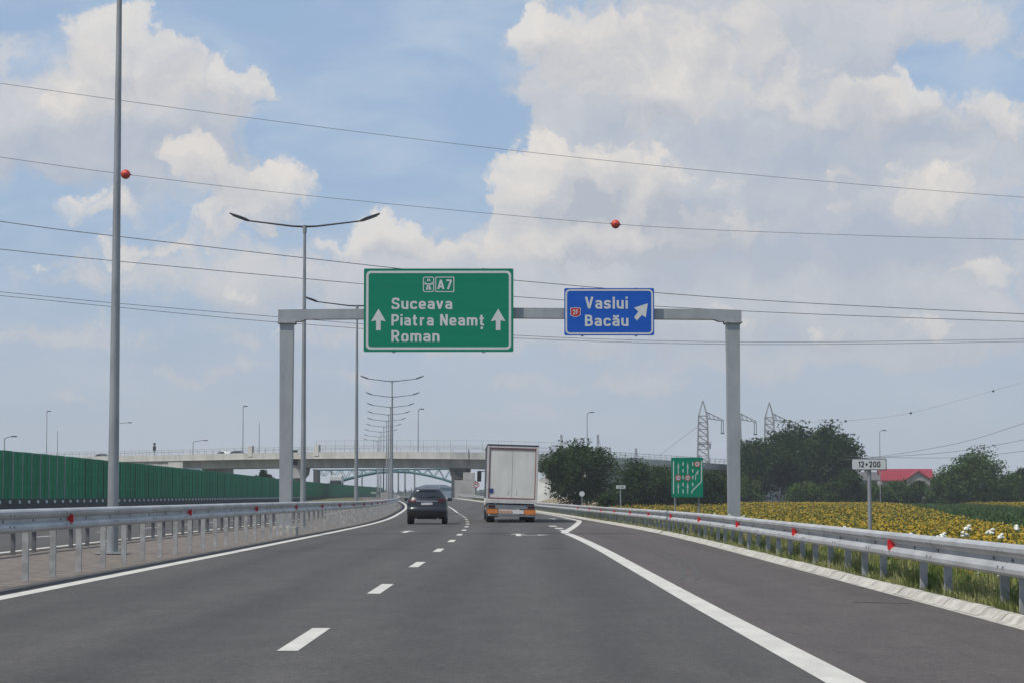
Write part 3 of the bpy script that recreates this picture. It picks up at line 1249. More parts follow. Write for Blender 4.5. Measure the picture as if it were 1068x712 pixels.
a_.prism(pp(px3, [(424, 335), (452, 345), (455, 290)]), -.004, -.001)
obj('arrow', a_, M_SWHITE, ls, fix=True)
for cx, cy, t_ in ((206, 388, '130'), (324, 388, '130'), (441, 218, '60')):
    cX, cZ = px3(cx, cy)
    r_ = 37 / 11.867 / F * DL
    d_ = obj('speed_disc', MB().prism(disc(cX, cZ, r_ * .86), -.003, -.001), M_SWHITE, ls, fix=True)
    obj('red_ring', MB().ring(disc(cX, cZ, r_), disc(cX, cZ, r_ * .74), -.006, -.0032), M_SRED, d_, fix=True)
    tx = MB()
    w_ = r_ * (.5 if len(t_) == 3 else .4)
    lettering(tx, t_, cX - w_, cX + w_, cZ - r_ * .3, r_ * .6, -.0062)
    obj('lettering', tx, M_SBLACK, d_)


def km_sign(label, text, px0, px1_, py0, py1, D, polepx, zg=-.9):
    a, b = at(px0, py1, D), at(px1_, py0, D)
    root = thing('distance_sign', label, 'distance sign', (0, D, 0))
    h = b.z - a.z
    o1 = obj('panel', MB().prism(rrect(a.x, a.z, b.x, b.z, h * .12), 0, .02), M_SBLACK, root, fix=True)
    e = h * .07
    obj('face', MB().prism(rrect(a.x + e, a.z + e, b.x - e, b.z - e, h * .08), -.003, -.0005), M_SWHITE, o1, fix=True)
    tx_ = MB()
    wd = b.x - a.x
    lettering(tx_, text, a.x + wd * .2, b.x - wd * .18, a.z + h * .26, h * .5, -.005)
    obj('lettering', tx_, M_SBLACK, o1)
    xq = at(polepx, 500, D).x
    obj('post', MB().tube([(xq, .06, zg), (xq, .06, b.z - .02)], .034, 10), M_POLE, root)
    return root


km_sign('white distance board reading 12+200 on a grey post behind the right barrier', '12+200', 888, 924.6, 477.6, 489.8, 37.5, 907.3)
km_sign('tiny white distance board 12+300 on a post left of the green lane sign', '12+300', 642.3, 652.6, 505.2, 509.4, 132, 647.2, -1.9)


def round_sign(label, px, py, D, r_, ring, zg=0):
    c = at(px, py, D)
    root = thing('round_sign', label, 'road sign', (c.x, D, 0))
    d_ = obj('panel', MB().prism(disc(0, c.z, r_), 0, .03), M_SWHITE, root, fix=True)
    if ring:
        obj('red_ring', MB().ring(disc(0, c.z, r_), disc(0, c.z, r_ * .72), -.005, -.001), M_SRED, d_, fix=True)
        m_ = MB()
        m_.prism([(-r_ * .45, c.z - r_ * .1), (-r_ * .1, c.z - r_ * .1), (-r_ * .1, c.z + r_ * .4), (-r_ * .45, c.z + r_ * .4)], -.004, -.001)
        m_.prism([(r_ * .1, c.z - r_ * .1), (r_ * .45, c.z - r_ * .1), (r_ * .45, c.z + r_ * .4), (r_ * .1, c.z + r_ * .4)], -.004, -.001)
        obj('pictogram', m_, M_SBLACK, d_, fix=True)
    obj('post', MB().tube([(0, .07, zg), (0, .07, c.z + r_ * .5)], .05, 8), M_POLE, root)


round_sign('red ringed round traffic sign beside the bridge pier left of the lorry', 497, 505, 338, .45, True)
round_sign('plain white round sign on a short post in front of the round tree', 607, 514.5, 230, .28, False, -1)


# ================================================================== vehicles
M_CARPAINT = mat('dark_car_paint', (.022, .024, .028), .28, .4, var=.05, coat=.6)
M_PLASTIC = mat('black_plastic', (.014, .014, .015), .55)
M_GLASS = mat('dark_car_glass', (.012, .014, .016), .06, spec=.8)
M_TYRE = mat('tyre_rubber', (.012, .012, .013), .85)
M_RIM = mat('wheel_rim', (.35, .36, .37), .35, .8)
M_TAIL = mat('tail_light', (.05, .005, .006), .3, spec=.4)
M_PLATE = mat('number_plate', (.42, .42, .42), .5, var=.4, scale=22)
M_CHROME = mat('chrome_trim', (.45, .46, .47), .25, .8)
M_WHITEPAINT = mat('white_vehicle_paint', (.60, .60, .58), .4, var=.06, scale=1.5)
M_TRAILER = mat('trailer_white', (.58, .57, .53), .55, var=.11, scale=1.1, stretch=(1, 1, .4), detail=8)
M_CURTAIN = mat('grey_curtain', (.045, .047, .052), .6, var=.2)
M_TFRAME = mat('trailer_frame', (.47, .45, .435), .5, var=.15, scale=4)
M_REDTAPE = mat('red_tape', (.17, .03, .035), .5, var=.15, scale=4)
M_ORANGE = mat('orange_marker', (.55, .17, .03), .45, var=.12, scale=5)
M_BLUESTK = mat('blue_sticker', (.02, .045, .16), .5)


def interp(tab, z):
    for (a, b) in zip(tab, tab[1:]):
        if z <= b[0]:
            t_ = (z - a[0]) / (b[0] - a[0])
            return [p + (q - p) * t_ for p, q in zip(a, b)]
    return list(tab[-1])


#          z    rear y front y half w
SUV = [(.24, .14, 4.30, .80), (.34, .03, 4.48, .89), (.52, -.02, 4.55, .925), (.72, -.03, 4.56, .93), (.78, .03, 4.55, .925), (.95, .04, 4.45, .925),
       (1.06, .06, 4.2, .915), (1.12, .10, 3.45, .90), (1.22, .14, 3.2, .845), (1.36, .24, 2.95, .765), (1.50, .36, 2.6, .685), (1.58, .40, 2.3, .63),
       (1.625, .50, 2.1, .56), (1.645, .85, 1.7, .40)]
NSE = 3.0
AE = .40


def outline(z, tab=SUV, n=12):
    _, yr, yf, w_ = interp(tab, z)
    pts = []
    for i in range(2 * n + 1):
        ph = R(-90 + 180 * i / (2 * n))
        sx, cx = math.sin(ph), math.cos(ph)
        pts.append((w_ * math.copysign(abs(sx) ** (2 / NSE), sx), yr + AE - AE * abs(cx) ** (2 / NSE)))
    for i in range(2 * n + 1):
        ph = R(90 - 180 * i / (2 * n))
        sx, cx = math.sin(ph), math.cos(ph)
        pts.append((w_ * math.copysign(abs(sx) ** (2 / NSE), sx), yf - AE + AE * abs(cx) ** (2 / NSE)))
    return pts


def rear_pt(x, z, off):
    _, yr, yf, w_ = interp(SUV, z)
    u_ = min(.999, abs(x) / w_)
    return (x, yr + AE - AE * (1 - u_ ** NSE) ** (1 / NSE) - off, z)


def rear_patch(mb_, rows, off, nxs=10):
    """rows: [(z, x0, x1)] laid on the rear surface"""
    vs_, fs_ = [], []
    for r_, (z, a, b) in enumerate(rows):
        for i in range(nxs + 1):
            vs_.append(rear_pt(a + (b - a) * i / nxs, z, off))
        if r_:
            for i in range(nxs):
                k = (r_ - 1) * (nxs + 1) + i
                fs_.append((k, k + 1, k + nxs + 2, k + nxs + 1))
    return mb_.add(vs_, fs_, smooth=True)


def side_patch(mb_, rows, s, off):
    vs_, fs_ = [], []
    for r_, (z, a, b) in enumerate(rows):
        w_ = interp(SUV, z)[3] + off
        for i in range(7):
            vs_.append((s * w_, a + (b - a) * i / 6, z))
        if r_:
            for i in range(6):
                k = (r_ - 1) * 7 + i
                fs_.append((k, k + 1, k + 8, k + 7))
    return mb_.add(vs_, fs_, smooth=True)


def wheel(root, x, y, r_, wd, rim=True):
    m_ = MB()
    m_.tube([(x - wd / 2, y, r_), (x - wd / 2 + .03, y, r_), (x + wd / 2 - .03, y, r_), (x + wd / 2, y, r_)], [r_ - .03, r_, r_, r_ - .03], 22)
    t_ = obj('wheel', m_, M_TYRE, root)
    if rim:
        s = 1 if x > 0 else -1
        m_ = MB().tube([(x + s * (wd / 2 - .01), y, r_), (x + s * (wd / 2 + .012), y, r_)], [r_ * .66, r_ * .6], 18)
        obj('rim', m_, M_RIM, t_)


def body_mesh(tab, m_paint, m_low, zlow=.55):
    m_ = MB()
    zz = [tab[0][0]]
    for a, b in zip(tab, tab[1:]):
        zz += [a[0] + (b[0] - a[0]) * k / 2 for k in (1, 2)]
    vs_, fs_ = [], []
    np_ = len(outline(zz[0], tab))
    mi = []
    for i, z in enumerate(zz):
        vs_ += [(x, y, z) for x, y in outline(z, tab)]
        if i:
            for k in range(np_):
                k2 = (k + 1) % np_
                fs_.append(((i - 1) * np_ + k, (i - 1) * np_ + k2, i * np_ + k2, i * np_ + k))
                mi.append(1 if z <= zlow else 0)
    fs_ += [tuple(range(np_)), tuple(range((len(zz) - 1) * np_, len(zz) * np_))]
    mi += [1, 0]
    m_.v, m_.f, m_.mi, m_.smooth = vs_, [list(f) for f in fs_], mi, [True] * len(fs_)
    return m_


def make_suv(label, loc, rz):
    r = thing('suv_car', label, 'car', loc, rz)
    b = obj('body', body_mesh(SUV, 0, 1), [M_CARPAINT, M_PLASTIC], r, fix=True)
    gl = MB()
    rear_patch(gl, [(1.22, -.64, .64), (1.30, -.62, .62), (1.40, -.56, .56), (1.53, -.46, .46)], .012)
    rw = obj('rear_window', gl, M_GLASS, r, fix=True)
    wp = MB().tube([rear_pt(0, 1.23, .03), rear_pt(.2, 1.27, .035), rear_pt(.42, 1.28, .03)], .012, 6)
    obj('wiper', wp, M_PLASTIC, rw)
    for s in (-1, 1):
        m_ = MB()
        side_patch(m_, [(1.15, .75, 3.15), (1.28, .8, 2.9), (1.40, .9, 2.65), (1.52, 1.05, 2.35)], s, .012)
        obj('side_window', m_, M_GLASS, r, fix=True)
        m_ = MB()
        a, c = (.5, .86) if s > 0 else (-.86, -.5)
        rear_patch(m_, [(1.0, a * 1.03, c * 1.0), (1.05, a, c), (1.13, a, c), (1.16, a, c * .99)], .018, 6)
        obj('tail_light', m_, M_TAIL, r, fix=True)
        m_ = MB()
        a, c = (.58, .82) if s > 0 else (-.82, -.58)
        rear_patch(m_, [(.44, a, c), (.49, a, c)], .02, 5)
        obj('reflector', m_, M_TAIL, r, fix=True)
        m_ = MB().tube([(s * .56, .75, 1.62), (s * .56, .85, 1.70), (s * .57, 1.4, 1.725), (s * .56, 2.1, 1.69), (s * .56, 2.25, 1.60)], .022, 8)
        obj('roof_rail', m_, M_CHROME, r)
        m_ = MB()
        m_.bbox_((s * 1.02, 3.05, 1.13), (.2, .1, .15), .03)
        m_.box((s * .92, 3.07, 1.08), (.1, .05, .05))
        obj('wing_mirror', m_, M_CARPAINT, r)
        for y in (.86, 3.6):
            wheel(r, s * .79, y, .355, .24)
        m_ = MB()
        m_.tube([(s * .5, .12, .27), (s * .5, -.02, .26)], .04, 8)
        obj('exhaust', m_, M_CHROME, r)
    m_ = MB()
    rear_patch(m_, [(.86, -.31, .31), (1.02, -.31, .31)], .006, 6)
    obj('plate_recess', m_, M_PLASTIC, r, fix=True)
    m_ = MB()
    rear_patch(m_, [(.885, -.26, .26), (.995, -.26, .26)], .016, 6)
    obj('number_plate', m_, M_PLATE, r, fix=True)
    m_ = MB()
    rear_patch(m_, [(1.045, -.48, .48), (1.07, -.48, .48)], .022, 8)
    obj('trim_strip', m_, M_CHROME, r, fix=True)
    m_ = MB()
    rear_patch(m_, [(1.56, -.42, .42), (1.59, -.4, .4)], .10, 6)
    rear_patch(m_, [(1.565, -.42, .42), (1.595, -.4, .4)], .02, 6)
    obj('spoiler', m_, M_CARPAINT, r, fix=True)
    obj('antenna', MB().bbox_((0, .95, 1.67), (.03, .16, .07), .01), M_CARPAINT, r)
    return r


DC = 101.0
suv = make_suv('dark grey car in the left lane of the motorway, left of the lorry', (at(445.2, 540, DC).x, DC, rise(DC)), head(DC))


def make_lorry(loc, rz):
    r = thing('articulated_lorry', 'white box lorry seen from behind in the right lane', 'lorry', loc, rz)
    roll = Matrix.Rotation(R(1.7), 4, 'Y')

    def ob(name, m_, mt, par=None, fix=False):
        """everything carried by the springs leans a little to the right"""
        m_.v = [tuple(roll @ Vector(p)) for p in m_.v]
        return obj(name, m_, mt, par or r, fix=fix)
    hw = 1.265
    m_ = MB()
    m_.box((0, 6.9, 2.52), (2 * hw - .02, 13.3, 2.66))
    ob('side_curtain', m_, M_CURTAIN)
    m_ = MB()
    m_.box((0, 6.8, 3.875), (2 * hw + .03, 13.66, .075))
    ob('roof', m_, M_DARKMETAL)
    m_ = MB()
    for s in (-1, 1):
        m_.bbox_((s * (hw - .05), .06, 2.5), (.11, .18, 2.66), .015)
    m_.bbox_((0, .06, 3.79), (2 * hw - .22, .17, .10), .015)
    m_.bbox_((0, .05, 1.06), (2 * hw, .2, .2), .015)
    fr = ob('rear_frame', m_, M_TFRAME)
    for s in (-1, 1):
        d_ = ob('rear_door', MB().bbox_((s * .578, .045, 2.45), (1.145, .06, 2.56), .012), M_TRAILER)
        ob('lock_handle', MB().box((s * .2, .008, 1.55), (.05, .02, .22)), M_TRAILER, d_)
        m_ = MB()
        for zz in (1.45, 2.1, 2.8, 3.45):
            m_.box((s * 1.14, .008, zz), (.08, .03, .05))
        ob('hinge', m_, M_TRAILER, d_)
    ob('marking_tape', MB().ring(rrect(-1.165, 1.19, 1.165, 3.71, .03), rrect(-1.12, 1.235, 1.12, 3.665, .02), -.014, .012), M_REDTAPE, fr, fix=True)
    ob('sticker', MB().box((-1.02, .002, 1.57), (.2, .008, .23)), M_BLUESTK)
    # light bar, marker boards, under-run guard
    ob('chassis', MB().box((-.5, 6, .95), (.12, 11.5, .26)).box((.5, 6, .95), (.12, 11.5, .26)).box((0, .4, .86), (2.2, .1, .16)), M_PLASTIC)
    lb = ob('light_bar', MB().bbox_((0, .10, .79), (2.36, .08, .2), .01), M_TFRAME)
    for s in (-1, 1):
        l_ = ob('tail_light', MB().bbox_((s * .98, .03, .79), (.34, .07, .13), .015), M_TAIL, lb)
        ob('lamp_divider', MB().box((s * .98, -.008, .79), (.02, .012, .12)).box((s * .88, -.008, .79), (.02, .012, .12)), M_PLASTIC, l_)
    ob('number_plate', MB().box((0, .05, .79), (.56, .02, .13)), M_PLATE, lb)
    for s, w_ in ((-1, .53), (1, .56)):
        b_ = ob('marker_board', MB().bbox_((s * (1.21 - w_ / 2), .02, .545), (w_, .03, .23), .006), M_ORANGE)
    wb = ob('white_board', MB().bbox_((0, .03, .545), (1.24, .03, .19), .006), M_WHITEPAINT)
    m_ = MB()
    for k in range(4):
        m_.ring(disc(-.52 + k * .17, .545, .07, 14), disc(-.52 + k * .17, .545, .035, 14), .002, .012)
    ob('orange_rings', m_, M_ORANGE, wb, fix=True)
    ob('bumper_bar', MB().bbox_((0, .16, .36), (2.3, .1, .10), .015).box((-.6, .3, .5), (.08, .3, .3)).box((.6, .3, .5), (.08, .3, .3)), M_TFRAME)
    for s in (-1, 1):
        ob('mud_flap', MB().box((s * .93, 1.02, .55), (.56, .015, .62)), M_PLASTIC)
        ob('side_guard', MB().box((s * 1.2, 8, .62), (.03, 3.2, .1)).box((s * 1.2, 8, .9), (.03, 3.2, .1)), M_TFRAME)
    for y in (1.6, 2.95, 4.3):
        for s in (-1, 1):
            wheel(r, s * 1.0, y, .50, .40, y == 1.6)
    for y in (10.9, 14.6):
        for s in (-1, 1):
            wheel(r, s * (.94 if y < 12 else 1.05), y, .5, .52 if y < 12 else .32, False)
    cb = ob('cab', MB().bbox_((0, 15.0, 2.25), (2.46, 2.1, 3.1), .12), M_WHITEPAINT)
    for s in (-1, 1):
        mr = ob('wing_mirror', MB().bbox_((s * 1.55, 15.4, 2.42), (.24, .12, .62), .04).box((s * 1.33, 15.4, 2.7), (.3, .06, .05)), M_PLASTIC, cb)
    return r


DT = 108.5
lx = at(532.9, 540, DT).x
lorry = make_lorry((lx, DT, rise(DT)), head(DT))
lorry.scale = (.99, 1, .975)

# oncoming lorry behind the noise barrier
c = at(350, 500, 440)
r = thing('oncoming_lorry', 'white oncoming lorry showing its cab above the green noise barrier', 'lorry', (c.x, 440, 1.1), .06)
cb = obj('cab', MB().bbox_((0, 1.1, 2.4), (2.48, 2.2, 3.1), .1), M_WHITEPAINT, r)
obj('windscreen', MB().bbox_((0, .0, 2.35), (2.3, .06, .95), .02), M_GLASS, cb)
for s in (-1, 1):
    obj('wing_mirror', MB().bbox_((s * 1.42, .1, 2.3), (.22, .12, .7), .03), M_PLASTIC, cb)
    obj('headlight', MB().bbox_((s * .95, -.01, .95), (.35, .05, .18), .015), M_CHROME, cb)
    for y in (1.2, 5.2, 12):
        wheel(r, s * 1.0, y, .5, .4, False)
obj('sun_visor', MB().bbox_((0, -.03, 3.0), (2.2, .12, .22), .02), M_PLASTIC, cb)
obj('trailer', MB().bbox_((0, 9.4, 2.7), (2.54, 13.6, 2.9), .05), M_TRAILER, r)

# small cars: body and glass, built once per colour
CARTAB = [(.22, .1, 4.2, .76), (.34, .0, 4.35, .84), (.62, -.02, 4.4, .87), (.85, .03, 4.3, .86), (.95, .2, 3.5, .82), (1.12, .5, 3.1, .73), (1.35, .85, 2.6, .62), (1.44, 1.1, 2.3, .52), (1.46, 1.4, 2.0, .36)]


def small_car(label, loc, rz, paint):
    r_ = thing('passenger_car', label, 'car', loc, rz)
    obj('body', body_mesh(CARTAB, 0, 1, .34), [paint, M_PLASTIC], r_, fix=True)
    for s in (-1, 1):
        m2 = MB()
        m2.add([(s * .815, .75, .99), (s * .815, 3.2, .99), (s * .665, 2.65, 1.33), (s * .665, 1.1, 1.33)], [(0, 1, 2, 3)])
        obj('side_window', m2, M_GLASS, r_, fix=True)
        for y in (.8, 3.4):
            wheel(r_, s * .76, y, .31, .2, True)
    return r_

# ================================================================== concrete overpass
OV = [(-330, 520, 483), (-150, 490, 479.5), (60, 440, 476.2), (130, 425, 474.8), (176, 415, 474.0), (191, 412, 473.6), (260, 398, 472.0), (330, 384, 471.0), (400, 372, 470.6), (470, 366, 471.0), (520, 366, 471.6),
      (575, 370, 473.2), (640, 384, 476.5), (700, 404, 480), (770, 432, 484.5), (850, 470, 491), (900, 500, 497)]
OP = [at(px, py, D) for px, D, py in OV]


def ov_path(a, b, sub=1):
    pts = []
    for i in range(len(OV)):
        if a <= OV[i][0] <= b:
            p0, p1 = OP[max(0, i - 1)], OP[min(len(OP) - 1, i + 1)]
            d_ = Vector((p1.x - p0.x, p1.y - p0.y)).normalized()
            pts.append((OP[i].x, OP[i].y, OP[i].z, (-d_.y, d_.x)))
    return pts


def ov_at(px):
    for i in range(len(OV) - 1):
        if OV[i][0] <= px <= OV[i + 1][0]:
            t_ = (px - OV[i][0]) / (OV[i + 1][0] - OV[i][0])
            p = OP[i].lerp(OP[i + 1], t_)
            d_ = (OP[i + 1] - OP[i])
            return p, math.atan2(d_.y, d_.x)


ov = thing('road_overpass', 'long pale concrete overpass crossing the motorway ahead', 'bridge', (0, 0, 0))
full = ov_path(-400, 1000)
obj('deck', MB().sweep([(-.25, -1.15), (-.25, -.95), (12.2, -.95), (12.2, -1.15)], full), M_CONC, ov, fix=True)
obj('parapet', MB().sweep([(-.2, -.948), (-.22, 0), (.12, 0), (.12, -.948)], full), M_CONC, ov, fix=True)
obj('parapet', MB().sweep([(11.8, -.948), (11.8, 0), (12.1, 0), (12.1, -.948)], full), M_CONC, ov, fix=True)
obj('road_surface', MB().sweep([(.13, -.94), (.13, -.90), (11.79, -.90), (11.79, -.94)], full), M_ROAD, ov, fix=True)
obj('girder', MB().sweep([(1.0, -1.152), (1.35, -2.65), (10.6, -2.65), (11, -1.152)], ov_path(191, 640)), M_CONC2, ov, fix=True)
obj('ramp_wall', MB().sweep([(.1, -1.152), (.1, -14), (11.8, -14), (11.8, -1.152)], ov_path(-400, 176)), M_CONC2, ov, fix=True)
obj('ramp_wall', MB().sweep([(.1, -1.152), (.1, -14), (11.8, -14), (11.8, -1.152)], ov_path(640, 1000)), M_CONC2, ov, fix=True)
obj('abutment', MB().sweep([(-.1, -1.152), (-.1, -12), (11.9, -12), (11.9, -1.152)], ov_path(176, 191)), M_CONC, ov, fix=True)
# railings on the parapet
rl, rp_ = MB(), MB()
rl.sweep([(-.05, .86), (-.05, .93), (.03, .93), (.03, .86)], full)
rl.sweep([(-.05, .45), (-.05, .5), (.03, .5), (.03, .45)], full)
rl.sweep([(11.92, .86), (11.92, .93), (12, .93), (12, .86)], full)
tot = []
for i in range(len(OP) - 1):
    L = (OP[i + 1] - OP[i]).length
    n = max(1, int(L / 2.2))
    for k in range(n):
        tot.append(OP[i].lerp(OP[i + 1], k / n))
for p in tot:
    rp_.box((p.x, p.y - .01, p.z + .45), (.07, .07, .9))
    rp_.box((p.x, p.y + 11.96, p.z + .45), (.07, .07, .9))
tag(obj('railing_post', rp_, M_POST, ov), kind='stuff')
obj('railing', rl, M_POST, ov, fix=True)
# taller mesh screen over the carriageways
ms = MB()
scr = [p for p in tot if at(330, 470, p.y).x < p.x < at(610, 470, p.y).x]
for p in scr:
    ms.box((p.x, p.y + .15, p.z + 1.0), (.06, .06, 2.0))
for a, b in zip(scr, scr[1:]):
    for h in (1.15, 1.95):
        ms.bar(a + Vector((0, .15, h)), b + Vector((0, .15, h)), .035)
    for k in (1, 2, 3):
        q = a.lerp(b, k / 4)
        ms.box((q.x, q.y + .15, q.z + 1.45), (.012, .012, 1.0))
obj('mesh_screen', ms, M_POST, ov)
for px in (262, 331):
    p, a = ov_at(px)
    obj('parapet_pillar', MB().box((p.x, p.y - .1, p.z + .3), (1.2, .5, 1.9), a), M_CONC, ov)
for px in (308, 489):  # joints between spans
    p, a = ov_at(px)
    obj('expansion_joint', MB().box((p.x, p.y + .3, p.z - .9), (.12, 1.15, 2.6), a), M_DARKCONC, ov)
for px in (308, 479):
    p, a = ov_at(px)
    for oy in (2.5, 9):
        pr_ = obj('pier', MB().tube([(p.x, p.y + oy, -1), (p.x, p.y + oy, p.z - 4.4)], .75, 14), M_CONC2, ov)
    ca, sa = math.cos(a), math.sin(a)
    m_ = MB()
    m_.add([(p.x + x, p.y + y, p.z + z) for y in (.9, 11) for x, z in ((-1.7, -2.66), (1.7, -2.66), (1.5, -3.8), (.9, -4.5), (-.9, -4.5), (-1.5, -3.8))],
           [(0, 1, 2, 3, 4, 5), (6, 7, 8, 9, 10, 11)] + [(i, (i + 1) % 6, 6 + (i + 1) % 6, 6 + i) for i in range(6)])
    obj('pier_cap', m_, M_DARKCONC if px > 400 else M_CONC, pr_, fix=True)
p, a = ov_at(485)
x0, x1 = at(474, 505, 361).x, at(495.5, 505, 361).x
obj('abutment_block', MB().bbox_(((x0 + x1) / 2, 366, 1.6), (x1 - x0, 9, 4.2), .05), M_CONC2, ov)
obj('abutment_block', MB().bbox_(((x0 + x1) / 2 + .6, 364, 4.35), (x1 - x0 - 1.6, 5, 1.25), .05), M_CONC, ov)
# paved slope cone under the right end
m_ = MB()
x0, x1 = at(546, 500, 352).x, at(571, 500, 352).x
m_.add([(x0, 346, -.2), (x1 + 6, 346, -.2), (x1 + 6, 347.5, 5.2), (x1, 347.5, 4.6), (x1 - 1.5, 348, 3.6), (x0, 362, -.2), (x1 + 6, 362, -.2), (x1 + 6, 360, 5.2), (x1, 360, 4.6), (x1 - 1.5, 360, 3.6)],
       [(0, 1, 2, 3, 4), (5, 9, 8, 7, 6), (0, 4, 9, 5), (4, 3, 8, 9), (3, 2, 7, 8), (1, 6, 7, 2)])
obj('slope_paving', m_, M_CONC, ov, fix=True)
m_ = MB()
x0, x1 = at(566, 520, 330).x, at(628, 520, 300).x
m_.add([(x0 - 4, 338, -.6), (x0 + 2, 338, .9), (x1, 300, .55), (x1 + 5, 298, -2), (x1 + 4, 270, -2.5), (x1 - 3, 262, -2.5), (x0 + 6, 296, -1.2), (x0 - 4, 314, -.6)],
       [(0, 7, 6, 1), (1, 6, 5, 2), (2, 5, 4, 3)])
tag(obj('earth_bank', m_, M_EARTH, fix=True), kind='structure')


# street lamps and small things up on the overpass
def thin_lamp(label, px, ptop, D, zbase, side, arm, grp='thin street lamps on and around the overpass'):
    b = at(px, 500, D)
    zt_ = at(px, ptop, D).z
    r_ = thing('thin_street_lamp', label, 'street lamp', (b.x, D, zbase), 0, grp)
    H = zt_ - zbase
    obj('pole', MB().tube([(0, 0, 0), (0, 0, H)], [.1, .06], 8), M_POLE, r_)
    a_ = obj('arm', MB().tube([(0, 0, H), (side * arm * .5, 0, H + .2), (side * arm, 0, H + .3)], .045, 6), M_DARKMETAL, r_)
    obj('lantern', MB().bbox_((side * (arm + .3), 0, H + .3), (.8, .3, .16), .04), M_DARKMETAL, a_)


for lab, px, ptop, D, side, arm in (
        ('short thin lamp at the far left edge, its arm pointing right', 4, 457, 300, 1, 1.0),
        ('straight thin lamp on the ramp above the left end of the green barrier', 48, 430, 440, 1, .1),
        ('lamp on the overpass ramp with its arm peeping out right of the nearest mast', 119, 442, 420, 1, 2.6),
        ('short lamp with a right arm on the overpass left of the parapet pillars', 201, 460.5, 400, 1, 2.0),
        ('tall straight lamp on the overpass left of the left gantry column', 253, 425, 410, 1, .1),
        ('tall thin lamp on the overpass between the lamp row and the lorry', 436, 428, 372, 1, .3),
        ('tall thin lamp behind the round tree right of the lorry', 612.5, 431.5, 352, 1, .5),
        ('thin lamp with a right arm behind the 12+200 board', 918, 450, 420, 1, .6)):
    z0_ = 0
    if 30 < px < 700:
        p, _ = ov_at(px)
        z0_ = p.z - .9
        D = p.y + .6
    thin_lamp(lab, px, ptop, D, z0_ if px < 800 else -2.5, side, arm)
for lab, px, top, in (('slender bare mast standing on the ramp at left, beside the straight thin lamp', 59, 449), ('slender bare mast on the overpass left of the gantry column', 270, 440)):
    p, _ = ov_at(px)
    zt_ = at(px, top, p.y).z
    tag(obj('mast', MB().tube([(p.x, p.y + .7, p.z - .9), (p.x, p.y + .7, zt_)], [.09, .05], 8).box((p.x, p.y + .7, p.z - .86), (.4, .4, .06)), M_POLE), lab, 'mast')
p, _ = ov_at(161)
r_ = thing('traffic_signal', 'small dark traffic signal standing on the overpass above the green barrier', 'traffic signal', (p.x, p.y + .3, p.z - .9))
obj('post', MB().tube([(0, 0, 0), (0, 0, 2.6)], .06, 8), M_POLE, r_)
obj('head', MB().bbox_((0, 0, 2.15), (.55, .35, 1.0), .05), M_PLASTIC, r_)
obj('top_lamp', MB().bbox_((0, 0, 3.0), (.4, .3, .5), .05), M_PLASTIC, r_)
M_DARKCAR = mat('dark_blue_car_paint', (.03, .035, .045), .3, .3, coat=.5)
for lab, px, off, paint in (('dark car on the overpass ramp at the far left, near the nearest mast', 99, 3, M_DARKCAR),
                            ('dark car on the overpass above the middle of the green barrier', 241, 3, M_CARPAINT),
                            ('white car on the overpass just left of the second dark one', 228, 2.5, M_WHITEPAINT)):
    p, a = ov_at(px)
    q = (p.x + 2, p.y + off, p.z - .88 + (.35 if paint is not M_WHITEPAINT else 0))
    if paint is not M_WHITEPAINT:
        q = (p.x + 2, p.y + off, p.z - .88)
    small_car(lab, q, a + math.pi / 2, paint)
c = at(204, 492, 200)
vr = dup(suv, (S_(-19.0, 205)[0], 205, 0), head(205) + math.pi, 'dark car behind the green barrier, only its roof showing above it')
vr.location.x = at(204, 492, 205).x
vr.location.z = 2.07

# ================================================================== green steel arch bridge, distant hall, cranes
DB = 640
gb = thing('arch_bridge', 'green steel arch bridge far off beneath the concrete overpass', 'bridge', (0, DB, 0))
cx0, cx1 = 326, 476
arch_px = [(352, 502), (359, 499.5), (375, 495.5), (392, 492.3), (410, 491), (428, 492), (446, 495.2), (462, 499.2), (473, 503)]
m_ = MB()
for oy in (0, 8):
    m_.tube([(at(a, b, DB).x, oy, at(a, b, DB).z) for a, b in arch_px], .34, 6)
obj('arch', m_, M_STEELGREEN, gb)
m_ = MB()
zt_ = at(400, 488.8, DB).z
for oy in (0, 8):
    m_.tube([(at(cx0, 490, DB).x, oy, zt_ - .2), (at(cx1, 490, DB).x, oy, zt_ + .1)], .17, 6)
obj('top_chord', m_, M_STEELGREEN, gb)
m_ = MB()
for oy in (0, 8):
    for i in range(13):
        a, b = cx0 + 5 + i * 11.5, cx0 + 5 + (i + .5) * 11.5

        def arch_z(px):
            for (p, q), (p2, q2) in zip(arch_px, arch_px[1:]):
                if p <= px <= p2:
                    return q + (q2 - q) * (px - p) / (p2 - p)
            return 503 if px > 400 else 496
        pa, pb, pc = at(a, 489, DB), at(b, arch_z(b), DB), at(a + 11.5, 489, DB)
        m_.bar((pa.x, oy, pa.z), (pb.x, oy, pb.z), .12)
        m_.bar((pb.x, oy, pb.z), (pc.x, oy, pc.z), .12)
obj('bracing', m_, M_STEELGREEN, gb)
m_ = MB()
for a in (329, 473):
    p = at(a, 505, DB)
    m_.box((p.x, 4, (p.z + 5) / 2 - 1), (1.2, 9, p.z + 6))
obj('pier', m_, M_DARKCONC, gb)
m_ = MB()
for a in (345, 377, 415, 422, 432):
    p = at(a, 505, DB)
    m_.tube([(p.x, 2, -2), (p.x, 2, zt_)], .22, 6)
obj('hanger', m_, M_PYLON, gb)

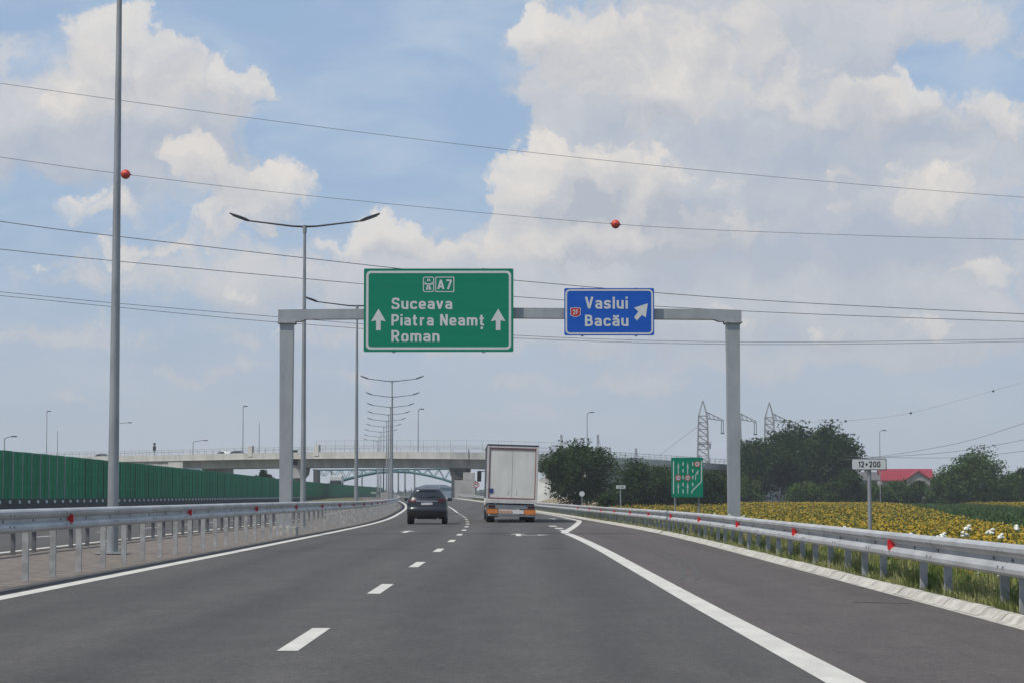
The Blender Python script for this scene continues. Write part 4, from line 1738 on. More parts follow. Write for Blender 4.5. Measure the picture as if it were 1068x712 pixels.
ha, hb = at(434, 501, 780), at(472, 501, 780)
hall = thing('warehouse', 'hazy pale blue hall far ahead under the overpass, behind the dark car', 'building', ((ha.x + hb.x) / 2, 790, 0))
wd = hb.x - ha.x
obj('wall', MB().box((0, 0, .9), (wd, 14, 6.0)), M_BLUEHALL, hall)
obj('roof', MB().prism([(-wd / 2 - .4, 3.91), (wd / 2 + .4, 3.91), (wd / 2 - 3, 5.0), (-wd / 2 + 3, 5.0)], -7.4, 7.4), M_BLUEHALL, hall, fix=True)
obj('door', MB().box((0, -7.03, .9), (4.5, .06, 3.6)), M_SIGNBACK, hall)


def crane(label, px, ybase, ytop, D, lean):
    b, t_ = at(px, ybase, D), at(px + lean, ytop, D)
    r_ = thing('boom_crane', label, 'crane', (b.x, D, -2))
    H = b.z + 2
    obj('machine', MB().bbox_((0, 0, H * .16 + 0), (3, 5, H * .32), .2), M_PLASTIC, r_)
    m1 = MB()
    A, B = Vector((0, 0, H * .3)), Vector((t_.x - b.x, 0, t_.z + 2))
    for s in (-.35, .35):
        m1.bar(A + Vector((s, 0, 0)), B + Vector((s * .4, 0, 0)), .13)
    n = 12
    for k in range(n):
        p, q = A.lerp(B, k / n), A.lerp(B, (k + 1) / n)
        m1.bar(p + Vector((-.35 + .2 * k / n, 0, 0)), q + Vector((.35 - .2 * k / n, 0, 0)), .08)
    obj('boom', m1, M_PYLON, r_)
    obj('stay', MB().bar(B, Vector((lean and 3.2 or 3.2, 0, H * .34)), .05), M_WIRE, r_)


crane('slim crane boom behind the round tree, first right of the lorry', 587, 474, 453, 520, -1.5)
crane('slim crane boom behind the round tree, just right of the tall lamp', 623, 474, 453, 520, .6)
crane('short leaning crane boom above the overpass right of the round tree', 633, 476, 466, 520, 3)
crane('short crane boom leaning right above the overpass, left of the first pylon', 660, 478, 467, 520, 3.5)

# ================================================================== lattice pylons with wires and marker balls
DP = 600


def pylon(label, px, ptop, D):
    b = at(px, 500, D)
    zt_ = at(px, ptop, D).z
    r_ = thing('lattice_pylon', label, 'pylon', (b.x, D, -2.5), 0, 'lattice pylons behind the trees')
    H = zt_ + 2.5
    k = 1.25
    hw = lambda z: 1.9 - .75 * min(1, z / (H * .86)) if z < H * .86 else max(.06, 1.15 * (H - z) / (H * .14))
    m1 = MB()
    lev = [H * i / 14 * .86 for i in range(15)] + [H]
    for a, c_ in zip(lev, lev[1:]):
        ha_, hc = hw(a), hw(c_)
        cor = ((-1, -1), (1, -1), (1, 1), (-1, 1))
        for i in range(4):
            s, t2 = cor[i], cor[(i + 1) % 4]
            m1.bar((s[0] * ha_, s[1] * ha_, a), (s[0] * hc, s[1] * hc, c_), .15)
            if i in (0, 2):
                m1.bar((s[0] * ha_, s[1] * ha_, a), (t2[0] * hc, t2[1] * hc, c_), .09)
                m1.bar((t2[0] * ha_, t2[1] * ha_, a), (s[0] * hc, s[1] * hc, c_), .12)
            m1.bar((s[0] * hc, s[1] * hc, c_), (t2[0] * hc, t2[1] * hc, c_), .12)
    obj('lattice', m1, M_PYLON, r_)
    za = H * .845
    m1 = MB()
    for y in (-.6, .6):
        m1.bar((.9, y, za - .2), (5.6, 0, za - .9), .16)
        m1.bar((.7, y, za + 1.6), (5.6, 0, za - .7), .14)
        for q in (.25, .5, .75):
            m1.bar((.9 + 4.7 * q, y * (1 - q), za - .2 - .7 * q), (.8 + 4.8 * (q - .12), y * (1 - q), za + 1.6 - 2.3 * (q - .12)), .09)
    obj('cross_arm', m1, M_PYLON, r_)
    m1 = MB()
    zl = H * .60
    for y in (-1.25, 1.25):
        m1.bar((-1.5, y, zl), (2.2, y, zl), .2)
        m1.bar((-1.5, y, zl - .5), (2.2, y, zl + .6), .14)
    obj('lower_arm', m1, M_PYLON, r_)
    m1 = MB()
    for x in (5.0, 5.55):
        m1.tube([(x, 0, za - .8), (x, 0, za - 4.2)], .09, 6)
    m1.box((5.3, 0, za - 4.3), (1.0, .3, .3))
    m1.box((1.9, 0, zl - .7), (.3, .3, 1.2))
    obj('insulator', m1, M_INSUL, r_)


pylon('lattice pylon rising right of the green lane sign, leftmost of the three', 733.5, 417.5, DP)
pylon('lattice pylon mostly hidden by the right gantry column', 768, 419, DP + 5)
pylon('lattice pylon behind the big dark trees, rightmost of the three', 803, 419.5, DP + 10)


def wire(name, label, cat, pts, rad, group=None, sagn=6):
    """pts: (px, py, D); a smooth curve through them"""
    P = [at(*p) for p in pts]
    Q = [P[0] + (P[0] - P[1])] + P + [P[-1] + (P[-1] - P[-2])]
    out = []
    for i in range(1, len(Q) - 2):
        a, b, c_, d_ = Q[i - 1:i + 3]
        for k in range(sagn):
            t_ = k / sagn
            out.append(.5 * ((2 * b) + (c_ - a) * t_ + (2 * a - 5 * b + 4 * c_ - d_) * t_ ** 2 + (3 * b - a - 3 * c_ + d_) * t_ ** 3))
    out.append(P[-1])
    o = obj(name, MB().tube(out, rad, 5), M_WIRE)
    tag(o, label, cat, group)
    return out


def D_(px):
    return 138 + 24 * px / 1068.0


def wpx(pts):
    return [(a, b, D_(a)) for a, b in pts]


wire('power_line', 'topmost thin overhead wire across the whole sky', 'power line', wpx([(-260, 48), (0, 87), (267, 124), (534, 157), (800, 184), (1068, 206), (1340, 222)]), 0.0150)
wire('power_line', 'overhead wire strung with two red marker balls', 'power line', wpx([(-260, 126), (0, 164), (131, 182), (348, 207), (642, 234), (850, 244), (1068, 250), (1340, 253)]), 0.0150)
wire('power_line', 'dark thick overhead wire reaching the top left corner of the green sign', 'power line', wpx([(-260, 192), (0, 231), (117, 246), (405, 279), (537, 292.5), (780, 312.5), (1068, 327.5), (1340, 338)]), 0.0245)
wire('power_line', 'dark overhead wire running behind the upper half of the green sign', 'power line', wpx([(-260, 231), (0, 260), (117, 272), (375, 296), (537, 309.5), (765, 324), (1068, 335.5), (1340, 342)]), 0.0224)
wire('power_line', 'upper of the two lowest paired wires passing behind the gantry beam', 'power line', wpx([(-260, 279), (0, 304.5), (117, 316), (295, 331), (537, 349.7), (780, 356.5), (1068, 353.5), (1340, 347)]), 0.0177)
wire('power_line', 'lower of the two lowest paired wires passing behind the gantry beam', 'power line', wpx([(-260, 284), (0, 308.5), (117, 320), (295, 336.5), (537, 352.5), (780, 359), (1068, 356), (1340, 350)]), 0.0177)
for lab, a, b in (('red marker ball on the wire just right of the nearest mast', 131, 182), ('red marker ball on the wire above the gap between the two signs', 642, 234)):
    p = at(a, b, D_(a))
    r_ = thing('marker_ball', lab, 'marker ball', p, 0)
    m_ = MB()
    bm = bmesh.new()
    bmesh.ops.create_uvsphere(bm, u_segments=24, v_segments=14, radius=.31)
    bm.verts.index_update()
    m_.add([v.co[:] for v in bm.verts], [[v.index for v in f.verts] for f in bm.faces], smooth=True)
    bm.free()
    obj('shell', m_, M_BALL, r_)
    obj('seam', MB().tube([(.318 * math.cos(2 * math.pi * k / 24), .318 * math.sin(2 * math.pi * k / 24), 0) for k in range(25)], .012, 6), M_BALL, r_)
    obj('wire_clamp', MB().tube([(-.38, 0, .05), (.38, 0, -.035)], .045, 8), M_WIRE, r_)
wire('power_line', 'thin wire with small dark marker balls running right from the rightmost pylon', 'power line', [(806, 440, 600), (850, 440, 610), (882, 438.5, 620), (950, 430, 640), (1036, 407, 660), (1110, 385, 680)], .03)
for lab, a, b in (('first small dark ball on the wire right of the rightmost pylon', 824.5, 439.2), ('second small dark ball on the wire above the big dark trees', 882, 438.8),
                  ('third small dark ball on the wire above the 12+200 board', 950, 430.4), ('last small dark ball on the wire near the right edge', 1036, 407.5)):
    p = at(a, b, 640)
    p = at(a, b, 605 if a < 830 else (620 if a < 900 else (640 if a < 1000 else 660)))
    bm = bmesh.new()
    bmesh.ops.create_uvsphere(bm, u_segments=12, v_segments=8, radius=.36)
    bm.verts.index_update()
    m_ = MB().add([v.co[:] for v in bm.verts], [[v.index for v in f.verts] for f in bm.faces], smooth=True)
    bm.free()
    tag(obj('dark_marker_ball', m_, M_INSUL, loc=p), lab, 'marker ball')
for i, (lab, pts) in enumerate((('upper village wire sloping down from the right edge to the red roof', [(1130, 422, 330), (1068, 441, 350), (1000, 461.5, 375), (918, 475.5, 400), (860, 481, 430)]),
                                ('middle village wire sagging from the right edge above the trees', [(1130, 443, 330), (1068, 458, 350), (1000, 470, 375), (926, 475.8, 400), (860, 479, 430)]),
                                ('lowest village wire sagging just above the right hand tree', [(1130, 459, 330), (1068, 469.8, 350), (1000, 476.5, 375), (928, 476.5, 400), (860, 474, 430)]),
                                )):
    wire('village_wire', lab, 'power line', pts, .035)
wire('village_wire', 'faint wire sloping down left from the leftmost pylon to the overpass', 'power line', [(733, 440, 598), (712, 456, 560), (688, 474, 520)], .04)

# ================================================================== houses
M_WALLGREY = mat('grey_render', (.30, .28, .27), .9, var=.12, scale=.5)
M_WALLBEIGE = mat('beige_render', (.46, .38, .28), .9, var=.1, scale=.5)
M_ROOFRED = mat('red_sheet_roof', (.22, .012, .020), .5, var=.12, scale=.6, stretch=(3, 1, 1))
M_ROOFGREY = mat('grey_tile_roof', (.09, .085, .085), .8, var=.2, scale=.8)
M_ROOFORANGE = mat('orange_tile_roof', (.33, .12, .06), .8, var=.2, scale=.8)


def gable_roof(L, Wd, ze, zr, th=.22, ov_=.5):
    """ridge along x"""
    m1 = MB()
    h = Wd / 2 + ov_
    dz = (zr - ze) * ov_ / (Wd / 2)
    pr = [(-h, ze - dz), (0, zr), (h, ze - dz), (h, ze - dz + th), (0, zr + th * 1.15), (-h, ze - dz + th)]
    vs_ = [(x, y, z) for x in (-L / 2 - ov_, L / 2 + ov_) for y, z in pr]
    m1.add(vs_, [(0, 1, 4, 5), (1, 2, 3, 4), (6, 11, 10, 7), (7, 10, 9, 8)] + [(i, 6 + i, 6 + (i + 1) % 6, (i + 1) % 6) for i in range(6)])
    return m1


def win(root_wall, x, y, z, w_, h_):
    f_ = obj('window', MB().ring([(x - w_ / 2, z - h_ / 2), (x + w_ / 2, z - h_ / 2), (x + w_ / 2, z + h_ / 2), (x - w_ / 2, z + h_ / 2)],
                                 [(x - w_ / 2 + .1, z - h_ / 2 + .1), (x + w_ / 2 - .1, z - h_ / 2 + .1), (x + w_ / 2 - .1, z + h_ / 2 - .1), (x - w_ / 2 + .1, z + h_ / 2 - .1)], y - .06, y + .02), M_WHITEPAINT, root_wall, fix=True)
    return f_


D1 = 520
hx0, hx1 = at(918, 495, D1).x, at(977, 495, D1).x
ze, zr = at(930, 500, D1).z, at(930, 489.3, D1).z
h1 = thing('village_house', 'house with a bright red roof behind the hedge at right', 'house', ((hx0 + hx1) / 2, D1 + 5, -2.5))
ze += 2.5
zr += 2.5
LW = hx1 - hx0 - 1.4
wl = MB().box((0, 0, ze / 2), (LW, 8.5, ze))
wl.add([(x, y, z) for x in (-LW / 2, LW / 2) for y, z in ((-4.25, ze), (4.25, ze), (0, zr))], [(0, 1, 2), (3, 4, 5), (0, 1, 4, 3), (1, 2, 5, 4), (2, 0, 3, 5)])
gxc = at(957.5, 495, D1 - 1).x - (hx0 + hx1) / 2
gw = 5.6
wl.box((gxc, -5.0, ze / 2), (gw, 2.4, ze))
wl.add([(gxc + x, y, z) for y in (-6.2, -1.0) for x, z in ((-gw / 2, ze), (gw / 2, ze), (0, zr - .55))], [(0, 1, 2), (3, 4, 5), (0, 1, 4, 3), (1, 2, 5, 4), (2, 0, 3, 5)])
wall1 = obj('wall', wl, M_WALLGREY, h1, fix=True)
rf = obj('roof', gable_roof(LW, 8.5, ze, zr), M_ROOFRED, h1, fix=True)
m_ = MB()
hh = gw / 2 + .7
zr2, ze2 = zr - .5, ze - .35
m_.add([(gxc + x, y, z) for y in (-6.6, .5) for x, z in ((-hh, ze2), (0, zr2), (hh, ze2), (hh, ze2 + .25), (0, zr2 + .3), (-hh, ze2 + .25))],
       [(0, 1, 4, 5), (1, 2, 3, 4), (6, 11, 10, 7), (7, 10, 9, 8)] + [(i, 6 + i, 6 + (i + 1) % 6, (i + 1) % 6) for i in range(6)])
obj('gable_roof', m_, M_ROOFRED, rf, fix=True)
for x in (gxc - 1.2, gxc + 1.2):
    f_ = win(wall1, x, -6.21, ze - 1.6, 1.1, 1.3)
    obj('pane', MB().box((x, -6.19, ze - 1.6), (.9, .03, 1.1)), M_GLASS, wall1)


def plain_house(label, px0, px1_, pye, pyr, D, mw_, mr):
    a, b = at(px0, 500, D).x, at(px1_, 500, D).x
    e, r0_ = at(px0, pye, D).z + 2.5, at(px0, pyr, D).z + 2.5
    h_ = thing('village_house', label, 'house', ((a + b) / 2, D + 5, -2.5))
    L = b - a
    w1 = MB().box((0, 0, e / 2), (L, 8, e))
    w1.add([(x, y, z) for x in (-L / 2, L / 2) for y, z in ((-4, e), (4, e), (0, r0_))], [(0, 1, 2), (3, 4, 5), (0, 1, 4, 3), (1, 2, 5, 4), (2, 0, 3, 5)])
    wo_ = obj('wall', w1, mw_, h_, fix=True)
    rr = obj('roof', gable_roof(L, 8, e, r0_), mr, h_, fix=True)
    obj('chimney', MB().box((L * .2, 1, r0_ + .3), (.7, .7, 1.6)), M_WALLGREY, rr)
    for q in (-.25, .25):
        f_ = win(wo_, L * q, -4.01, e * .55, 1.1, 1.4)
        obj('pane', MB().box((L * q, -3.99, e * .55), (.9, .03, 1.2)), M_GLASS, f_)


plain_house('house with a dark grey roof left of the red roofed one', 893, 916, 500, 492.5, 515, M_WALLGREY, M_ROOFGREY)
plain_house('beige house with an orange roof half hidden behind the big dark trees', 786, 826, 502, 494, 545, M_WALLBEIGE, M_ROOFORANGE)

# ================================================================== trees and bushes
M_BARK = mat('bark', (.07, .055, .042), .95, var=.3, scale=3, bump=.4)


def leafmat(name, a, b, tr=.18):
    return mat(name, a, .6, scale=.55, col2=b, detail=4, lo=.38, hi=.62, trans=tr, world=True, spec=.08)


M_LEAFDARK = leafmat('dark_leaves', (.016, .034, .007), (.040, .072, .015))
M_LEAFMID = leafmat('green_leaves', (.028, .058, .010), (.066, .112, .022))


def add_leaves(mb_v, mb_f, C, size, rs):
    """one bent leaf spray per centre"""
    n = len(C)
    d1 = rs.normal(size=(n, 3))
    d1 /= np.linalg.norm(d1, axis=1)[:, None]
    d2 = np.cross(d1, rs.normal(size=(n, 3)))
    d2 /= np.linalg.norm(d2, axis=1)[:, None]
    s = (size * rs.uniform(.55, 1.3, n))[:, None]
    q = np.stack([C - d1 * s, C + d2 * s * .55, C + d1 * s, C - d2 * s * .55], 1)
    return q.reshape(-1, 3)


def quads_mesh(name, V, k=4):
    n = len(V) // k
    me = bpy.data.meshes.new(name)
    me.vertices.add(len(V))
    me.vertices.foreach_set('co', np.asarray(V, dtype=np.float32).ravel())
    me.loops.add(n * k)
    me.loops.foreach_set('vertex_index', np.arange(n * k, dtype=np.int32))
    me.polygons.add(n)
    me.polygons.foreach_set('loop_start', np.arange(0, n * k, k, dtype=np.int32))
    me.polygons.foreach_set('loop_total', np.full(n, k, dtype=np.int32))
    me.update()
    me.validate()
    return me


def tree(name, label, cat, x, y, z0, H, Wd, trunk, leaf, seed, nl=5200, size=.32, clumps=46, group=None, low=.0):
    rs = np.random.RandomState(seed)
    r_ = thing(name, label, cat, (x, y, z0), rs.uniform(0, 6), group)
    m1 = MB()
    th = trunk
    m1.tube([(0, 0, -.2), (.05, .03, th * .5), (.0, .1, th), (.1, .0, H * .62)], [H * .028, H * .022, H * .019, H * .008], 9)
    cz = (th + H) / 2 + low
    rz_ = (H - th) / 2
    C = []
    for k in range(clumps):
        u_ = rs.normal(size=3)
        u_ /= np.linalg.norm(u_)
        rad = rs.uniform(.35, 1) ** .6
        sq = 1.0 - .28 * max(0, u_[2]) ** 2
        c_ = np.array([u_[0] * Wd / 2 * rad * sq, u_[1] * Wd / 2 * rad * sq, cz + u_[2] * rz_ * rad * .92])
        C.append(c_)
        if k < 16:
            b0 = Vector((0, .05, th * (.75 + .5 * rs.rand())))
            e_ = Vector(c_)
            mid_ = b0.lerp(e_, .5) + Vector((0, 0, rz_ * .12))
            m1.tube([b0, mid_, e_], [H * .011, H * .007, H * .003], 6)
    obj('trunk', m1, M_BARK, r_)
    C = np.array(C)
    nl = int(nl * 2.6)
    size = size * .82
    idx = rs.randint(0, len(C), nl)
    spread = np.array([Wd * .088, Wd * .088, rz_ * .145]) * rs.uniform(.7, 1.35, (len(C), 1))
    pts = C[idx] + np.clip(rs.normal(size=(nl, 3)), -1.75, 1.75) * spread[idx]
    pts[:, 2] = np.maximum(pts[:, 2], .15)
    me = quads_mesh('crown', add_leaves(None, None, pts, size, rs))
    o = obj('crown', me, leaf, r_)
    return r_


def T(name, label, cat, px, wpx_, top, D, z0, leaf, seed, trunk=.2, **k):
    p = at(px, 500, D)
    zt_ = at(px, top, D).z
    Wd = wpx_ * D / F
    H = zt_ - z0
    return tree(name, label, cat, p.x, D, z0, H, Wd, H * trunk, leaf, seed, **k)


TR = 'broad_tree'
T(TR, 'round dark tree just right of the lorry, in front of the overpass', 'tree', 604, 72, 461, 292, -.8, M_LEAFDARK, 1, .1, nl=7500, size=.24, clumps=60)
T(TR, 'dark low tree behind the small 12+300 board', 'tree', 664, 54, 481, 305, -1.5, M_LEAFDARK, 2, .08, nl=5000, size=.24)
T(TR, 'dark low tree just left of the green lane sign', 'tree', 690, 46, 483, 310, -1.6, M_LEAFDARK, 3, .08, nl=4200, size=.24)
T(TR, 'dark low tree behind the green lane sign', 'tree', 722, 44, 489, 315, -1.8, M_LEAFDARK, 4, .08, nl=4000, size=.24)
T(TR, 'dark low tree just left of the right gantry column', 'tree', 748, 40, 492, 318, -1.9, M_LEAFDARK, 5, .08, nl=4000, size=.24)
T('round_bush', 'dark clipped bush standing at the left end of the sunflowers', 'bush', 631, 20, 512.5, 245, -1.9, M_LEAFDARK, 6, .05, nl=1800, size=.16, clumps=20)
T(TR, 'tall dark tree just right of the right gantry column', 'tree', 790, 56, 455, 422, -2.5, M_LEAFDARK, 7, .22, nl=6000, size=.36, clumps=44)
T(TR, 'big dark tree at the middle of the tall clump', 'tree', 826, 66, 446.5, 430, -2.5, M_LEAFDARK, 8, .2, nl=7000, size=.36, clumps=54)
T(TR, 'tallest dark tree at the right end of the tall clump', 'tree', 861, 66, 443.5, 426, -2.5, M_LEAFDARK, 9, .18, nl=7000, size=.36, clumps=54)
T('leafy_bush', 'dark bush at the foot of the tall clump, below its right end', 'bush', 884, 44, 490, 410, -2.5, M_LEAFDARK, 10, .08, nl=3600, size=.3)
T('leafy_bush', 'dark bush at the foot of the tall clump, right of the gantry column', 'bush', 778, 34, 497, 412, -2.5, M_LEAFMID, 11, .08, nl=3000, size=.3)
T('leafy_bush', 'dark bush below the middle of the tall clump', 'bush', 846, 50, 500, 412, -2.5, M_LEAFMID, 12, .08, nl=3200, size=.3)
T('leafy_bush', 'green hedge bush right behind the post of the 12+200 board', 'bush', 912, 40, 502, 440, -2.5, M_LEAFMID, 13, .06, nl=3200, size=.3)
T('leafy_bush', 'green hedge bush below the left half of the red roof', 'bush', 936, 36, 500, 445, -2.5, M_LEAFMID, 14, .06, nl=3000, size=.3)
T('leafy_bush', 'green hedge bush below the grey gable of the red roofed house', 'bush', 962, 44, 503, 438, -2.5, M_LEAFDARK, 15, .06, nl=3000, size=.3)
T(TR, 'mid green tree touching the right end of the red roof', 'tree', 988, 38, 490, 430, -2.5, M_LEAFMID, 16, .1, nl=4200, size=.32)
T(TR, 'rounded green tree at the right, topped by the village wire', 'tree', 1021, 72, 470, 420, -2.5, M_LEAFMID, 17, .1, nl=8000, size=.32, clumps=60)
T(TR, 'small dark tree at the right edge of the picture', 'tree', 1064, 34, 489, 425, -2.5, M_LEAFDARK, 18, .1, nl=3600, size=.3)
T(TR, 'tree just outside the right edge', 'tree', 1110, 70, 478, 425, -2.5, M_LEAFDARK, 19, .1, nl=4600, size=.32)
T('leafy_bush', 'low green bush between the two right hand trees', 'bush', 1046, 34, 500, 415, -2.5, M_LEAFMID, 20, .06, nl=2600, size=.3)
T('leafy_bush', 'small dark tree top showing above the barrier left of the gantry column', 'tree', 274, 20, 491, 430, -1.0, M_LEAFDARK, 21, .3, nl=1800, size=.26, clumps=22)

# far wood on the horizon
rs = np.random.RandomState(77)
n = 26000
xw = rs.uniform(-900, 1500, n)
yw = 1900 + rs.uniform(-60, 60, n) - .02 * xw
hgt = 9 + 4 * np.sin(xw * .013) + 3 * np.sin(xw * .047 + 1) + 2.0 * np.sin(xw * .13)
zw = -2.5 + rs.uniform(0, 1, n) ** .7 * np.maximum(4, hgt)
V = add_leaves(None, None, np.stack([xw, yw, zw], 1), 2.6, rs)
tag(obj('far_wood', quads_mesh('far_wood', V), M_LEAFDARK), 'distant hazy line of woodland on the horizon', 'wood', kind='stuff')

# ================================================================== sunflower field, maize strip, verge
M_SUN_LEAF = mat('sunflower_leaf', (.048, .082, .018), .7, scale=.8, col2=(.10, .135, .03), world=True, trans=.2, spec=.2)
M_PETAL = mat('sunflower_petal', (.40, .25, .013), .7, scale=.9, col2=(.54, .37, .03), world=True, trans=.15, spec=.2)
M_DISC = mat('sunflower_disc', (.085, .05, .015), .9, var=.3)
M_MAIZE = mat('maize_leaf', (.026, .062, .012), .6, scale=.3, col2=(.05, .10, .02), world=True, trans=.2, spec=.25)
M_GRASS = mat('grass_blade', (.12, .165, .04), .7, scale=.7, col2=(.34, .32, .14), world=True, trans=.25, spec=.2, detail=3)
M_UMBEL = mat('white_umbel', (.66, .67, .60), .8, var=.1)

ZF = -2.45


def zf(D):
    return np.array([ZF + rise(d) + swell(d) for d in np.atleast_1d(D)])



def corn_left(D):
    return 8.6 + .125 * (D - 30) + (5 if D < 150 else 0) * 0 + 10.5


def corn_right(D):
    return corn_left(D) + 15


def sunflowers(X, Y, rs, nleaf=6):
    """arrays of plant positions -> (vertices of quads, material index per quad)"""
    n = len(X)
    Hh = rs.uniform(1.2, 1.66, n)
    B = np.stack([X, Y, zf(Y)], 1)
    qs, mi = [], []
    # stem
    top = B + np.stack([rs.normal(0, .05, n), rs.normal(0, .05, n), Hh], 1)
    w_ = np.array([.018, 0, 0])
    qs.append(np.stack([B - w_, B + w_, top + w_, top - w_], 1))
    mi.append(np.zeros(n))
    # leaves
    for k in range(nleaf):
        a = rs.uniform(0, 2 * np.pi, n)
        t_ = rs.uniform(.45, 1.04, n)[:, None]
        c_ = B * (1 - t_) + top * t_
        L = rs.uniform(.20, .36, n)
        out = np.stack([np.cos(a) * L, np.sin(a) * L, rs.uniform(-.14, .06, n)], 1)
        sd = np.stack([-np.sin(a) * .11, np.cos(a) * .11, rs.normal(0, .03, n)], 1)
        qs.append(np.stack([c_, c_ + out * .55 + sd, c_ + out, c_ + out * .55 - sd], 1))
        mi.append(np.zeros(n))
    # head: petal disc (two crossed quads make an octagonal star) and a dark centre, facing sunward and drooping
    a = rs.normal(-1.75, .75, n)
    tilt = rs.normal(.15, .35, n)
    nrm = np.stack([np.cos(a) * np.cos(tilt), np.sin(a) * np.cos(tilt), np.sin(tilt)], 1)
    u_ = np.cross(nrm, np.array([0, 0, 1.0]))
    u_ /= np.linalg.norm(u_, axis=1)[:, None]
    v_ = np.cross(u_, nrm)
    rr = (rs.uniform(.040, .072, n) * np.where(rs.rand(n) < .28, .35, 1.0))[:, None]
    c_ = top + nrm * .05 + np.array([0, 0, .02])
    for rot in (0, np.pi / 4):
        uu, vv = (u_ * np.cos(rot) + v_ * np.sin(rot)) * rr, (v_ * np.cos(rot) - u_ * np.sin(rot)) * rr
        cc_ = c_ - nrm * (.004 if rot else 0)
        qs.append(np.stack([cc_ - uu - vv, cc_ + uu - vv, cc_ + uu + vv, cc_ - uu + vv], 1) * 1.0)
        mi.append(np.ones(n))
    uu, vv = u_ * rr * .52, v_ * rr * .52
    cc_ = c_ + nrm * .012
    qs.append(np.stack([cc_ - uu, cc_ - vv, cc_ + uu, cc_ + vv], 1))
    mi.append(np.full(n, 2))
    return np.concatenate([q.reshape(-1, 3) for q in qs]), np.concatenate(mi).astype(np.int32)


def sf_obj(name, X, Y, rs, nleaf=5, origin=None):
    V, mi = sunflowers(X, Y, rs, nleaf)
    if origin is not None:
        V = V - np.array(origin)
    me = quads_mesh(name, V)
    for m_ in (M_SUN_LEAF, M_PETAL, M_DISC):
        me.materials.append(m_)
    me.polygons.foreach_set('material_index', mi)
    return me


rs = np.random.RandomState(11)
XS, YS_ = [], []


def scatter(d0_, d1_, per, xa, xb):
    n_ = int((d1_ - d0_) * per)
    Y_ = rs.uniform(d0_, d1_, n_)
    lo = np.array([xa(d) for d in Y_])
    hi = np.array([min(xb(d), .262 * d + 3) for d in Y_])
    X_ = lo + rs.uniform(0, 1, n_) * np.maximum(0, hi - lo)
    k = hi > lo
    return X_[k], Y_[k]


def field_left(D):
    return max(S_(9.0, D)[0], 7.5) if D < 150 else max(S_(9, D)[0], .0245 * D + 4)


bands = [(34, 60, 85), (60, 90, 150), (90, 130, 190), (130, 180, 165), (180, 260, 90), (260, 360, 66), (360, 478, 50)]
for (a, b, per) in bands:
    X_, Y_ = scatter(a, b, per, field_left, corn_left)
    XS.append(X_)
    YS_.append(Y_)
    X_, Y_ = scatter(a, b, per * .55, corn_right, lambda d: 200)
    XS.append(X_)
    YS_.append(Y_)
XS, YS_ = np.concatenate(XS), np.concatenate(YS_)
order = np.argsort(YS_)
XS, YS_ = XS[order], YS_[order]
protos = []
for k in range(6):
    me = sf_obj('sunflower', np.array([0.0]), np.array([0.0]), rs, 7, (0, 0, ZF))
    protos.append(me)
for i in range(300):
    o = bpy.data.objects.new('sunflower', protos[i % 6])
    COL.objects.link(o)
    o.location = (XS[i], YS_[i], float(zf(YS_[i])[0]))
    s_ = rs.uniform(.9, 1.08)
    o.scale = (s_, s_, s_)
    o.rotation_euler = (0, 0, rs.normal(0, .25))
    tag(o, 'yellow sunflower in the nearest part of the field behind the right barrier', 'sunflower', 'sunflowers at the near edge of the field')
far_me = sf_obj('sunflower_field', XS[300:], YS_[300:], rs, 6)
tag(obj('sunflower_field', far_me, M_PETAL), 'broad field of yellow sunflowers stretching to the trees', 'field', kind='stuff')
print('sunflowers', len(XS))

# maize strip
n = 16000
Y_ = rs.uniform(95, 470, n)
lo = np.array([corn_left(d) for d in Y_])
X_ = lo + rs.uniform(0, 1, n) * 15
k = X_ < .27 * Y_ + 4
X_, Y_ = X_[k], Y_[k]
n = len(X_)
qs = []
for q in range(4):
    a = rs.uniform(0, 2 * np.pi, n)
    b = np.stack([X_ + rs.normal(0, .1, n), Y_ + rs.normal(0, .1, n), zf(Y_)], 1)
    h = rs.uniform(1.0, 1.42, n)
    o_ = np.stack([np.cos(a) * .3, np.sin(a) * .3, h], 1)
    sd = np.stack([-np.sin(a) * .06, np.cos(a) * .06, np.zeros(n)], 1)
    qs.append(np.stack([b - sd, b + sd, b + o_ * [.5, .5, .8] + sd, b + o_ * [.5, .5, .8] - sd], 1).reshape(-1, 3))
    qs.append(np.stack([b + o_ * [.5, .5, .8] - sd, b + o_ * [.5, .5, .8] + sd, b + o_ + sd * .1, b + o_ - sd * .1], 1).reshape(-1, 3))
tag(obj('maize_strip', quads_mesh('maize_strip', np.concatenate(qs)), M_MAIZE), 'dark green strip of maize between the sunflowers at right', 'crop', kind='stuff')


# verge grass behind the kerb and on the left
def blades(X0, D, z, h, rs, w_=.0048):
    n = len(X0)
    sh_ = np.array([shift(d) for d in D])
    b = np.stack([X0 + sh_, D, z], 1)
    a = rs.uniform(0, 2 * np.pi, n)
    ln_ = np.abs(rs.normal(0, .35, n)) * h
    t_ = b + np.stack([np.cos(a) * ln_, np.sin(a) * ln_, h], 1)
    m_ = b * .5 + t_ * .5 + np.stack([-np.cos(a) * ln_ * .15, -np.sin(a) * ln_ * .15, h * .12], 1)
    ww = (w_ * (1 + D / 50.0))[:, None]
    a2 = rs.uniform(-.6, .6, n)
    sd = np.stack([np.cos(a2), np.sin(a2), np.zeros(n)], 1) * ww
    return np.concatenate([np.stack([b - sd, b + sd, m_ + sd * .8, m_ - sd * .8], 1).reshape(-1, 3),
                           np.stack([m_ - sd * .8, m_ + sd * .8, t_ + sd * .1, t_ - sd * .1], 1).reshape(-1, 3)])


def verge_z(x0):
    return np.interp(x0, [4.9, 5.3, 5.9, 9.5, 12], [.0, .02, -.12, -2.3, -2.5]) - .02


